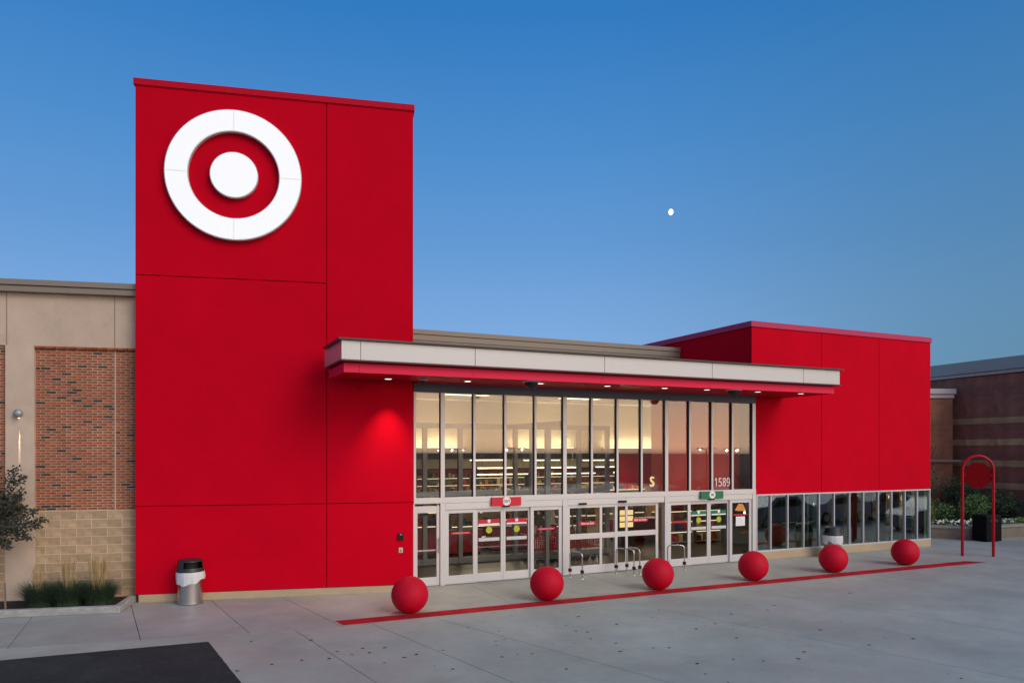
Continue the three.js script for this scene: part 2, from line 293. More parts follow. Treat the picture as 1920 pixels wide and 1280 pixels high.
// --- canopy
{
  const u0 = -2.5, u1 = 13.67, zf = 2.4, g = .006;
  const c = part('canopy', [bx(u0 + .03, u1 - .03, 5.97, 6.40, .75, zf - .03), bx(-.1, u1 - .03, 5.97, 6.40, .06, .75)], M.silver); c.userData.label = 'flat projecting canopy with pale metal edge';
  const js = [u0, -2.047, .88, 4.721, 8.45, 12.082, u1];
  for (let i = 1; i < js.length; i++) mesh('fascia_panel', rb(js[i - 1] + (i > 1 ? g : 0), js[i] - (i < js.length - 1 ? g : 0), 5.955, 6.40, zf - .028, zf, .003), M.silver, c);
  mesh('fascia_panel', rb(u0, u0 + .028, 5.955, 6.40, .35, zf - .03, .003), M.silver, c);
  mesh('fascia_panel', rb(u1 - .028, u1, 5.955, 6.40, .06, zf - .03, .003), M.silver, c);
  mesh('cap_flashing', [rb(u0 - .09, u1 + .10, 6.402, 6.452, .62, zf + .09, .006), bx(0, u1 + .1, 6.402, 6.45, .02, .62)], M.darkCap, c);
  mesh('lower_flashing', [rb(u0 - .02, u1 + .05, 5.915, 5.952, .62, zf + .03, .005), bx(0, u1 + .05, 5.915, 5.95, .02, .62)], mat(.10, .012, .03, .5), c);
  const s = [-2.42, 13.58, 2.26];
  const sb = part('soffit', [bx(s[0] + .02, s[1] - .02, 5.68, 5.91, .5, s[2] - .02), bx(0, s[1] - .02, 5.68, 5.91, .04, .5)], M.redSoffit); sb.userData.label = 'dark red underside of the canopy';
  const bj = [s[0], -2.047, .88, 4.721, 8.45, 12.082, s[1]];
  for (let i = 1; i < bj.length; i++) mesh('red_fascia', rb(bj[i - 1] + .003, bj[i] - .003, 5.665, 5.88, s[2] - .018, s[2], .002), M.redBand, sb);
  mesh('red_fascia', rb(s[0], s[0] + .018, 5.665, 5.88, .5, s[2] - .02, .002), M.redBand, sb);
  mesh('red_fascia', rb(s[1] - .018, s[1], 5.665, 5.88, .05, s[2] - .02, .002), M.redBand, sb);
}
// --- entrance glazing
const frames = part('storefront_head', [rb(0, 12.34, 5.44, 5.70, -.16, .03, .008)], M.header);
{
  const sillY = 2.32, topY = 2.46;
  part('transom_beam', rb(0, 12.34, sillY, topY, -.14, .03, .006), M.frame);
  const heavy = [.855, 4.79, 8.57], light = [1.82, 2.80, 3.79, 5.745, 6.68, 7.595, 9.51, 10.44, 11.315];
  const posts = [0.035, ...heavy, 12.26, ...light].sort((a, b) => a - b);
  const upper = part('upper_glazing', rb(.0, 12.34, topY, topY + .02, -.1, .02, .004), M.frame);
  posts.forEach((u, i) => {
    const hw = heavy.includes(u) ? .062 : u > 12 ? .07 : .036;
    mesh('mullion', rb(u - hw, u + hw, topY + .02, 5.44, -.11, .025, .006), M.frame, upper);
    if (i) { const p = posts[i - 1], ph = heavy.includes(p) ? .062 : .036; mesh('pane', bx(p + ph, u - hw, topY + .02, 5.44, -.066, -.058), M.glass, upper); mesh('gasket', [bx(u - hw - .007, u - hw, topY + .02, 5.44, -.09, -.0)], M.dark, upper); }
  });
  for (const u of [...heavy, 12.27]) part('door_post', rb(u - .075, u + .075, 0, sillY, -.16, .028, .006), M.frame);
  part('door_post', rb(-.01, .03, 0, sillY, -.16, .02, .006), M.frame);
}
const font = await new FontLoader().loadAsync('fonts/droid/droid_sans_bold.typeface.json');
const fontR = await new FontLoader().loadAsync('fonts/droid/droid_sans_regular.typeface.json');
function text(s, size, depth, f = font, sx = 1) { const g = new TextGeometry(s, { font: f, size, depth, curveSegments: 5 }); g.computeBoundingBox(); const b = g.boundingBox; return g.translate(-(b.max.x + b.min.x) / 2, -(b.max.y + b.min.y) / 2, 0).scale(sx, 1, 1).toNonIndexed(); }
const D = { red: mat(.62, .006, .03, .5), green: mat(.005, .17, .065, .5), white: mat(.82, .82, .80, .5), yellow: mat(.42, .50, .02, .5), grey: mat(.55, .58, .56, .4) };
// one door leaf: a frame with panes; decals are pieces of the leaf
function leaf(name, u0, u1, z, o = {}) {
  const st = o.stile ?? .085, y0 = .012, y1 = o.top ?? 2.13, lo = o.low ?? .25, hi = o.hi ?? 2.02;
  const gs = [rb(u0, u0 + st, y0, y1, z - .045, z, .005), rb(u1 - st, u1, y0, y1, z - .045, z, .005), rb(u0 + st, u1 - st, y0, lo, z - .042, z - .002, .005), rb(u0 + st, u1 - st, hi, y1, z - .042, z - .002, .005)];
  const ys = [lo, hi], xs = [u0 + st, ...(o.mid ?? []), u1 - st];
  if (o.rail) { gs.push(rb(u0 + st, u1 - st, o.rail[0], o.rail[1], z - .042, z - .002, .005)); ys.splice(1, 0, o.rail[0], o.rail[1]); }
  for (const m of o.mid ?? []) { gs.push(rb(m - .045, m + .045, lo, o.rail ? o.rail[0] : hi, z - .04, z - .003, .004)); if (o.rail) gs.push(rb(m - .045, m + .045, o.rail[1], hi, z - .04, z - .003, .004)); }
  const d = part(name, gs, M.frame);
  for (let a = 0; a < ys.length; a += 2) for (let i = 1; i < xs.length; i++) mesh('pane', bx(xs[i - 1] + (i > 1 ? .045 : 0), xs[i] - (i < xs.length - 1 ? .045 : 0), ys[a], ys[a + 1], z - .026, z - .020), M.glassDoor, d);
  return d;
}
const quad = (x0, x1, y0, y1, z) => bx(x0, x1, y0, y1, z, z + .002);
const disc = (r, x, y, z, sx = 1) => new THREE.CylinderGeometry(r, r, .003, 24).rotateX(Math.PI / 2).scale(sx, 1, 1).translate(x, y, z).toNonIndexed();
{
  // single door next to the tower
  const a = leaf('swing_door', .035, .775, -.02, { top: 2.25, hi: 2.06, stile: .09 });
  mesh('pull_handle', [cyl(.014, .014, .42, .72, .93, .05, 10), bx(.71, .73, .98, 1.0, -.02, .05), bx(.71, .73, 1.28, 1.3, -.02, .05)], M.steel, a);
  mesh('push_bar', bx(.13, .69, .98, 1.02, -.09, -.066), M.frame, a);
  mesh('door_closer', rb(.22, .46, 1.98, 2.05, -.13, -.07, .01), M.black, a);
  part('door_head', rb(.935, 4.71, 2.13, 2.318, -.13, .018, .006), M.frame);
  const out = [[.94, 1.90, -.02, 0], [1.88, 2.765, -.075, 1], [2.77, 3.66, -.075, 1], [3.64, 4.71, -.02, 0]];
  for (const [u0, u1, z, mv] of out) {
    const d = leaf('sliding_door', u0, u1, z, { stile: mv ? .075 : .11 }), c = (u0 + u1) / 2, zz = z - .018;
    if (mv) { mesh('door_banner', quad(c - .33, c + .33, 1.68, 1.80, zz), D.red, d); mesh('door_banner_edge', quad(c - .33, c + .33, 1.635, 1.68, zz), D.white, d); mesh('emblem', disc(.05, c, 1.755, zz + .004), D.white, d); mesh('warning_disc', disc(.098, c, 1.49, zz + .003), D.yellow, d); mesh('frosted_band', quad(c - .33, c + .33, 1.17, 1.27, zz), D.grey, d); mesh('push_rail', rb(u0 + .08, u1 - .08, .985, 1.01, z - .06, z - .045, .004), M.greyPost, d); }
    else { mesh('door_banner', quad(c - .3, c + .3, 1.42, 1.485, zz), D.red, d); mesh('notice_lettering', text('In emergency push to open', .028, .001, fontR).translate(c, 1.452, zz + .0035), D.white, d); }
  }
  part('door_head', rb(4.868, 8.48, 2.13, 2.318, -.11, .02, .006), M.frame);
  part('threshold', bx(.93, 12.2, .0125, .02, -.14, .06), M.greyPost);
  const big = [[4.88, 6.70, -.015, [6.09]], [6.60, 8.31, -.085, [7.09]]];
  for (const [u0, u1, z, mid] of big) {
    const d = leaf('sliding_cart_door', u0, u1, z, { mid, rail: [1.08, 1.245], hi: 2.04, low: .26, stile: .10 });
    const c = u0 < 5 ? 5.62 : 7.62, y = u0 < 5 ? 1.555 : 1.585, zz = z - .018;
    mesh('door_banner', quad(c - .30, c + .30, y - .055, y + .055, zz), D.red, d); mesh('notice_lettering', text('Not an Exit', .062, .001).translate(c, y, zz + .0035), D.white, d);
  }
  part('door_head', rb(8.65, 12.19, 2.13, 2.318, -.13, .018, .006), M.frame);
  const inn = [[8.66, 9.56, -.02, 0], [9.54, 10.37, -.075, 1], [10.375, 11.24, -.075, 1], [11.22, 12.19, -.02, 0]];
  inn.forEach(([u0, u1, z, mv], i) => {
    const d = leaf('sliding_door', u0, u1, z, { stile: mv ? .075 : .11 }), c = (u0 + u1) / 2, zz = z - .018;
    if (mv) { mesh('door_banner', quad(c - .31, c + .31, 1.67, 1.79, zz), D.green, d); mesh('door_banner_edge', quad(c - .31, c + .31, 1.625, 1.67, zz), D.white, d); mesh('emblem', disc(.05, c, 1.745, zz + .004), D.white, d); mesh('warning_disc', disc(.10, c, 1.48, zz + .003), D.yellow, d); mesh('frosted_band', quad(c - .31, c + .31, 1.16, 1.26, zz), D.grey, d); }
    else if (!i) mesh('door_banner', quad(c - .3, c + .3, 1.43, 1.485, zz), D.red, d);
    else mesh('door_banner', quad(c - .3, c + .3, 1.585, 1.63, zz), D.red, d);
  });
  // vestibule partition behind the doors
  const vp = part('vestibule_partition', [rb(.1, 8.62, 4.55, 4.72, -3.66, -3.5, .01), rb(.1, 8.62, 2.30, 2.45, -3.66, -3.5, .01), rb(4.72, 4.88, 4.55, 4.72, -3.5, -.17, .01), rb(.1, 8.62, .02, .22, -3.63, -3.53, .01)], M.greyPost);
  for (const u of [.2, 1.5, 2.75, 4.8, 6.1, 7.35, 8.55]) mesh('post', rb(u - .075, u + .075, .02, 4.55, -3.65, -3.51, .008), M.greyPost, vp);
  for (const w of [-1.2, -2.3]) mesh('post', rb(4.74, 4.86, .02, 4.55, w - .06, w + .06, .008), M.greyPost, vp);
  for (const [a1, b1] of [[.28, 1.42], [1.58, 2.67], [4.88, 6.02], [6.18, 7.27], [7.43, 8.47]]) mesh('pane', bx(a1, b1, 2.46, 4.54, -3.6, -3.594), M.glassDoor, vp);
}
// inner glass reveal of the cart door and the sensor boxes
part('door_sensor', rb(5.27, 5.53, 2.14, 2.20, .02, .08, .01), M.black);
part('door_sensor', rb(6.70, 6.99, 2.165, 2.235, .02, .08, .01), M.black);

// ---------------------------------------------------------------- signs on the store
{ // ringed disc sign, lit from within
  const t = thing('round_wall_sign', 'huge glowing white ring around a white disc high on the red tower', 'sign'); at(t, TR, 2.37, 10.82, 0);
  const face = emis(.95, 1, .99, .40), seam = emis(.75, .80, .80, .22), side = mat(.62, .60, .60, .4, { metalness: .2 });
  const ringShape = (ro, ri) => { const s = new THREE.Shape(); s.absarc(0, 0, ro, 0, Math.PI * 2); const h = new THREE.Path(); h.absarc(0, 0, ri, 0, Math.PI * 2, true); s.holes.push(h); return s; };
  const ro = 1.66, ri = 1.10;
  mesh('ring_casing', [new THREE.ExtrudeGeometry(ringShape(ro, ri), { depth: .12, bevelEnabled: false, curveSegments: 80 }).translate(0, 0, .03)], side, t);
  const lit = mesh('ring_face', [new THREE.ExtrudeGeometry(ringShape(ro - .022, ri + .022), { depth: .016, bevelEnabled: false, curveSegments: 80 }).translate(0, 0, .152)], face, t);
  for (let k = 0; k < 4; k++) mesh('face_seam', [bx(-.012, .012, ri + .03, ro - .03, .1685, .1705).rotateZ(k * Math.PI / 2)], seam, lit);
  mesh('disc_casing', [cyl(.585, .585, .12, 0, 0, 0, 64).rotateX(Math.PI / 2).translate(0, 0, .03)], side, t);
  mesh('disc_face', [cyl(.565, .565, .016, 0, 0, 0, 64).rotateX(Math.PI / 2).translate(0, 0, .152)], face, t);
  for (const [x, y] of [[1.38, 0], [-1.38, 0], [0, 1.38], [0, -1.38], [0, 0]]) mesh('standoff', [cyl(.03, .03, .04, 0, 0, 0, 8).rotateX(Math.PI / 2).translate(x, y, -.002)], side, t);
}
function overDoor(u, word, m, ink, label) {
  const t = thing('door_sign', label, 'sign', 'signs over the sliding doors'); at(t, FR, u, 2.32, .035);
  mesh('panel', rb(-.475, .475, -.125, .125, 0, .07, .01), m, t);
  const d = mesh('white_disc', [disc(.128, 0, .012, .0735, .98)], D.white, t);
  mesh('lettering', text(word, .085, .004, font, .92).translate(0, .012, .075), ink, d);
  mesh('motion_sensor', rb(-.11, .11, -.165, -.126, 0, .06, .008), M.black, t);
}
overDoor(2.80, 'OUT', D.red, mat(.30, .01, .06, .5), 'red door sign reading OUT on a white disc');
overDoor(10.37, 'IN', D.green, mat(.01, .10, .07, .5), 'green door sign reading IN on a white disc');
{ const g = text('1589', .285, .004, fontR, .80); const o = mesh('house_number', g, D.white); at(o, FR, 10.93, 2.74, -.055); tag(o, 'white street number 1589 on the upper glass', 'number'); }
{ const o = mesh('hanging_letter', text('S', .33, .04, font, .8), emis(.9, .72, .25, .9)); at(o, FR, 8.42, 2.78, -.6); tag(o, 'glowing yellow letter S inside the upper window', 'letter'); }
{ const t = thing('paper_notice', 'white paper notice taped to the rightmost entrance door', 'notice'); at(t, FR, 11.70, 1.385, -.036);
  mesh('sheet', bx(-.2, .2, -.16, .16, 0, .002), D.white, t);
  for (let i = 0; i < 7; i++) mesh('printed_line', bx(-.16, rr(.05, .16), .115 - i * .037, .121 - i * .037, .002, .003), mat(.35, .36, .40, .7), t); }
{ const t = thing('card_reader', 'small black card reader on the red wall beside the door', 'card reader'); at(t, TR, 6.59, 1.50, .004); mesh('housing', rb(-.075, .075, -.09, .09, 0, .05, .01), M.black, t); mesh('lens_strip', bx(-.03, .03, .05, .065, .05, .053), D.grey, t); }
{ const t = thing('door_button', 'small beige push plate under the card reader', 'button'); at(t, TR, 6.59, 1.137, .004); mesh('plate', rb(-.055, .055, -.07, .07, 0, .02, .008), mat(.55, .50, .38, .5), t); mesh('button', [cyl(.018, .018, .014, 0, 0, 0, 14).rotateX(Math.PI / 2).translate(0, -.015, .02)], M.black, t); }

// ---------------------------------------------------------------- lights and cameras under the canopy
const DL = [[-.97, .92, 'nearest the tower'], [1.16, 1.17, 'above the door beside the tower'], [3.25, 1.4, 'beside the dark dome over the OUT doors'], [5.37, 1.5, 'above the left half of the cart doors'], [7.32, 1.6, 'above the right half of the cart doors'], [8.87, 1.65, 'above the first IN door'], [10.88, 1.68, 'beside the dark dome over the IN doors'], [12.7, 1.7, 'at the far end over the red block']];
for (const [u, w, where] of DL) {
  const t = thing('canopy_downlight', `small lit round downlight in the canopy ${where}`, 'downlight', 'downlights under the canopy'); at(t, FR, u, 5.68, w);
  mesh('trim_ring', lathe([[.085, -.004], [.115, -.012], [.118, 0], [.085, 0]], 24), D.grey, t);
  mesh('lamp_lens', [cyl(.085, .085, .004, 0, -.008, 0, 24)], M.lampBright, t);
  const s = new THREE.SpotLight(lin(1, .72, .44), w < 1 ? 26 : 5.5, 9, (w < 1 ? 36 : 40) * R, .75, 2); s.castShadow = true; s.shadow.radius = 3;
  const p = W(FR, u, w); s.position.set(p[0], 5.655, p[1]); s.target.position.set(p[0], 0, p[1]); scene.add(s, s.target);
}
const domes = [[-.08, 1.15, .09, 'small grey camera dome on the canopy near the tower'], [2.72, 1.9, .21, 'large dark camera dome in a pale ring above the OUT doors'], [9.62, 2.0, .21, 'large dark camera dome in a pale ring above the IN doors']];
for (const [u, w, r, label] of domes) {
  const t = thing('dome_camera', label, 'camera', 'dome cameras under the canopy'); at(t, FR, u, 5.68, w);
  mesh('mount_ring', lathe([[r * .75, -.035], [r * 1.15, -.03], [r * 1.25, 0], [r * .75, 0]], 28), D.grey, t);
  mesh('dome', lathe(Array.from({ length: 9 }, (_, i) => [r * .85 * Math.cos(i / 8 * Math.PI / 2) + .0001, -.03 - r * .95 * Math.sin(i / 8 * Math.PI / 2)]), 28), mat(.01, .01, .012, .08), t);
}
{ // wall lamp on the pier
  const t = thing('wall_lamp', 'round grey wall lamp throwing a thin beam down the beige pier', 'lamp'); at(t, TR, -2.715, 4.72, -.35);
  mesh('shell', [new THREE.SphereGeometry(.108, 28, 18).scale(1, 1, .85).translate(0, 0, .085).toNonIndexed()], mat(.33, .36, .38, .45, { metalness: .4 }), t);
  mesh('wall_plate', [cyl(.07, .07, .03, 0, 0, 0, 20).rotateX(Math.PI / 2)], D.grey, t);
  mesh('lamp_lens', [cyl(.022, .022, .012, 0, -.118, .035, 14)], M.lampBright, t);
  const s = new THREE.SpotLight(lin(1, .80, .60), 60, 5, 2.0 * R, .7, 2); s.castShadow = true; s.shadow.radius = .4;
  const p = W(TR, -2.715, -.35 + .024), q = W(TR, -2.715, -.35 - .070); s.position.set(p[0], 4.72 - .15, p[1]); s.target.position.set(q[0], 2.2, q[1]); scene.add(s, s.target);
}

// ---------------------------------------------------------------- inside the store
function areaLight(u, y, w, wd, ht, k, up, col = [1, .80, .52]) { const l = new THREE.RectAreaLight(lin(...col), k, wd, ht); const p = W(FR, u, w); l.position.set(p[0], y, p[1]); l.rotation.order = 'YXZ'; l.rotation.y = FR.a; l.rotation.x = up ? Math.PI / 2 : -Math.PI / 2; scene.add(l); }
function ceilingPanel(u, y, w, wd, ht, k, label) {
  const t = thing('ceiling_light', label, 'light', 'ceiling lights inside the store'); at(t, FR, u, y, w);
  mesh('tray', rb(-wd / 2 - .03, wd / 2 + .03, -.05, -.002, -ht / 2 - .03, ht / 2 + .03, .006), D.white, t); mesh('light_diffuser', bx(-wd / 2, wd / 2, -.056, -.051, -ht / 2, ht / 2), M.warmLamp, t);
  areaLight(u, y - .07, w, wd, ht, k, false);
}
[[2.3, -1.9], [6.4, -1.9]].forEach(([u, w], i) => ceilingPanel(u, 5.6, w, 1.5, .3, 15, `flat ceiling light in the entrance hall behind the ${i ? 'cart' : 'OUT'} doors`));
[[6, -9], [11, -11], [16, -12], [9, -16], [15, -17], [19, -14]].forEach(([u, w], i) => ceilingPanel(u, 4.0, w, 3.2, .9, 13, `long flat ceiling light over the shop floor, ${['first', 'second', 'third', 'fourth', 'fifth', 'sixth'][i]} from the entrance`));
[[1.3, 3.35, 'behind the door next to the tower'], [5.35, 8.0, 'between the OUT and cart doors'], [9.3, 12.0, 'behind the IN doors']].forEach(([a, b, where]) => {
  const t = thing('cove_lamp', `glowing light ledge on the cream wall ${where}`, 'light', 'light ledges on the cream wall'); at(t, FR, (a + b) / 2, 3.88, -5.2); const h = (b - a) / 2;
  mesh('ledge', rb(-h, h, -.05, .03, 0, .34, .008), mat(.30, .22, .15, .6), t); mesh('light_strip', bx(-h + .05, h - .05, .031, .05, .12, .2), M.lampBright, t);
  areaLight((a + b) / 2, 3.94, -5.04, b - a - .1, .08, 26, true, [1, .78, .46]);
});
// hanging strip lamps over the shop floor
const strips = [[5.4, 3.42, -7.5, 1.5], [8.0, 3.40, -7.8, 1.7], [11.0, 3.38, -8.2, 1.6], [14.2, 3.36, -8.5, 1.8], [7.2, 3.02, -10.6, 1.9], [10.4, 3.0, -11, 2.2], [13.8, 3.0, -11.4, 2.0], [17.5, 3.0, -11.8, 2.0], [9.0, 2.62, -14, 2.8], [13.2, 2.6, -14.4, 2.8], [17.4, 2.6, -14.8, 2.8], [19.6, 2.6, -16.2, 2.0]];
strips.forEach(([u, y, w, l], i) => {
  const t = thing('strip_lamp', `slim hanging strip lamp, ${words[i % 4]} across in the ${['nearest', 'middle', 'farthest'][i >> 2]} row over the shop floor`, 'lamp', 'hanging strip lamps over the shop floor'); at(t, FR, u, y, w);
  mesh('housing', rb(-l / 2, l / 2, .03, .06, -.05, .05, .005), D.white, t); mesh('light_tube', bx(-l / 2 + .02, l / 2 - .02, -.012, .03, -.04, .04), M.lampBright, t);
  for (const s of [-1, 1]) mesh('hanger', bx(s * l * .4 - .006, s * l * .4 + .006, .06, 4.0 - y, -.006, .006), M.greyPost, t);
});
// shelves with goods
const goodsMats = [[.50, .02, .02], [.60, .40, .16], [.06, .08, .16], [.55, .22, .03], [.66, .56, .40], [.10, .20, .05], [.40, .03, .05], [.03, .03, .035], [.45, .02, .03]].map(c => mat(...c, .6));
const goodsGeo = goodsMats.map(() => []);
function goodsAt(u, y, w, wd, ht, dp) { const g = bx(u - wd / 2, u + wd / 2, y, y + ht, w - dp / 2, w + dp / 2); goodsGeo[Math.floor(rnd() * goodsMats.length)].push(g); }
const woody = mat(.30, .19, .10, .6), woodyPale = mat(.52, .42, .30, .6);
let shelfN = 0;
function shelf(u, w, wd, ht, lit) {
  const t = thing('shelf_unit', `wooden shelf stacked with mixed goods inside the store, ${words[shelfN++]} counted from the entrance`, 'shelf', 'goods shelves inside the store'); at(t, FR, u, .012, w);
  mesh('back_panel', bx(-wd / 2, wd / 2, 0, ht, -.03, 0), woody, t);
  for (const s of [-1, 1]) mesh('side_panel', bx(s * wd / 2 - .02, s * wd / 2 + .02, 0, ht, 0, .42), woody, t);
  const n = Math.round(ht / .42);
  for (let k = 0; k < n; k++) {
    const y = .08 + k * .42; mesh('shelf_board', bx(-wd / 2 + .02, wd / 2 - .02, y, y + .03, 0, .42), woodyPale, t);
    if (lit && k) mesh('light_strip', bx(-wd / 2 + .05, wd / 2 - .05, y - .018, y, .36, .41), M.warmLamp, t);
    let x = -wd / 2 + .1; while (x < wd / 2 - .15) { const q = rr(.08, .26), h = rr(.1, .33); if (rnd() < .85) goodsAt(u + x + q / 2, .012 + y + .031, w + .21, q, h, rr(.15, .34)); x += q + rr(.01, .07); }
  }
}
[[4.2, -8.6], [6.9, -8.8], [9.6, -9.2], [13.0, -9.6], [16.4, -9.8]].forEach(([u, w]) => shelf(u, w, 2.3, 1.5, true));
[[12.6, -5.0, 1.4], [14.1, -5.0, 1.3]].forEach(([u, w, l]) => shelf(u, w, l, 1.5, true));
[[2.0, -7.4], [4.6, -6.9]].forEach(([u, w]) => shelf(u, w, 2.2, 1.35, true));
[[6.2, -12.6], [9.2, -12.9], [12.4, -13.2], [15.6, -13.5], [18.8, -13.8]].forEach(([u, w]) => shelf(u, w, 2.6, 1.95, true));
[[8.4, -21.5], [12, -21.5], [15.6, -21.5], [19.2, -21.5]].forEach(([u, w]) => shelf(u, w, 3.3, 2.4, true));
{ // goods: one mass of small packets, in tints
  const gs = goodsGeo.flat(), o = mesh('shelf_goods', gs, M.white); at(o, FR, 0, 0, 0);
  const col = new Float32Array(o.geometry.attributes.position.count * 3); let k = 0;
  goodsGeo.forEach((list, m) => list.forEach(g => { const c = goodsMats[m].color, s = rr(.7, 1.25); for (let i = 0; i < g.attributes.position.count; i++) { col[k++] = c.r * s; col[k++] = c.g * s; col[k++] = c.b * s; } }));
  o.geometry.setAttribute('color', new THREE.BufferAttribute(col, 3)); o.material = new THREE.MeshStandardMaterial({ vertexColors: true, roughness: .55 });
  stuff(o); tag(o, 'small packets and boxes crowded on the store shelves', 'goods');
}
// low red counters
[[3.0, -6.1, 2.6, 'behind the OUT doors'], [6.3, -6.6, 2.8, 'behind the cart doors'], [12.4, -7.2, 3.0, 'behind the IN doors']].forEach(([u, w, l, where]) => {
  const t = thing('checkout_counter', `low red counter with dark top ${where}`, 'counter', 'counters inside the entrance'); at(t, FR, u, .012, w);
  mesh('front', rb(-l / 2, l / 2, .08, .86, 0, .7, .02), mat(.30, .010, .02, .45), t); mesh('counter_top', rb(-l / 2 - .04, l / 2 + .04, .86, .91, -.04, .74, .015), mat(.10, .02, .02, .3), t); mesh('plinth', bx(-l / 2 + .04, l / 2 - .04, 0, .08, .05, .65), M.black, t);
});
{ // lit display cubes
  const t = thing('display_case', 'dark display case with six glowing yellow compartments behind the cart doors', 'display case'); at(t, FR, 9.9, .012, -4.3);
  mesh('carcass', [bx(-.36, .36, 0, 1.55, -.35, -.32), bx(-.36, -.33, 0, 1.55, -.32, 0), bx(.33, .36, 0, 1.55, -.32, 0), bx(-.02, .02, .8, 1.55, -.32, 0), bx(-.33, .33, 1.52, 1.55, -.32, 0), bx(-.33, .33, 0, .8, -.32, -.01)], M.dark, t);
  for (let k = 0; k < 3; k++) for (const q of [-1, 1]) mesh('light_panel', bx(q * .175 - .14, q * .175 + .14, .84 + k * .235, 1.03 + k * .235, -.06, -.05), emis(1, .62, .22, 1.1), t);
}
// nested shopping carts
{
  const red = mat(.42, .008, .025, .4);
  const make = () => {
    const t = new THREE.Group();
    const basket = []; const ring = (y, a, b, c) => [[-a, y, -b], [a, y, -b], [a * 1.06, y, c], [-a * 1.06, y, c], [-a, y, -b]];
    for (const [y, k] of [[.45, .82], [.58, .88], [.70, .94], [.82, 1]]) { const r = ring(y, .25 * k, .36 * k, .38 * k); for (let i = 0; i < 4; i++) basket.push(tube([r[i], r[i + 1]], y > .8 ? .014 : .009, 2, 5)); }
    for (let i = 0; i < 8; i++) for (const s of [-1, 1]) { const z = -.30 + i * .09; basket.push(tube([[s * .205, .45, z * .82], [s * .255, .82, z]], .008, 2, 5)); }
    for (let i = 0; i < 5; i++) { const x = -.19 + i * .095; basket.push(tube([[x * .82, .45, -.295], [x, .82, -.36]], .008, 2, 5), tube([[x * .82, .45, -.295], [x * .85, .45, .31]], .008, 2, 5)); }
    mesh('basket', basket, red, t);
    mesh('handle', [tube([[-.26, .82, .38], [-.27, .98, .50], [.27, .98, .50], [.26, .82, .38]], .017, 12, 8)], red, t);
    mesh('frame', [tube([[-.2, .45, .30], [-.22, .16, .34], [-.17, .14, -.30]], .013, 8, 6), tube([[.2, .45, .30], [.22, .16, .34], [.17, .14, -.30]], .013, 8, 6)], M.greyPost, t);
    for (const [x, z] of [[-.21, .34], [.21, .34], [-.17, -.28], [.17, -.28]]) mesh('wheel', [cyl(.062, .062, .03, 0, -.015, 0, 14).rotateZ(Math.PI / 2).translate(x, .062, z)], M.black, t);
    return t;
  };
  const first = make();
  for (let i = 0; i < 9; i++) { const c = i ? first.clone() : first; c.name = numbered('shopping_cart'); scene.add(c); at(c, FR, 5.15 + i * .26, .013, -2.6 - (i % 2) * .02, -Math.PI / 2); tag(c, `red wire shopping cart, ${words[i]} in the nested row behind the cart doors`, 'cart', 'nested red carts'); }
}
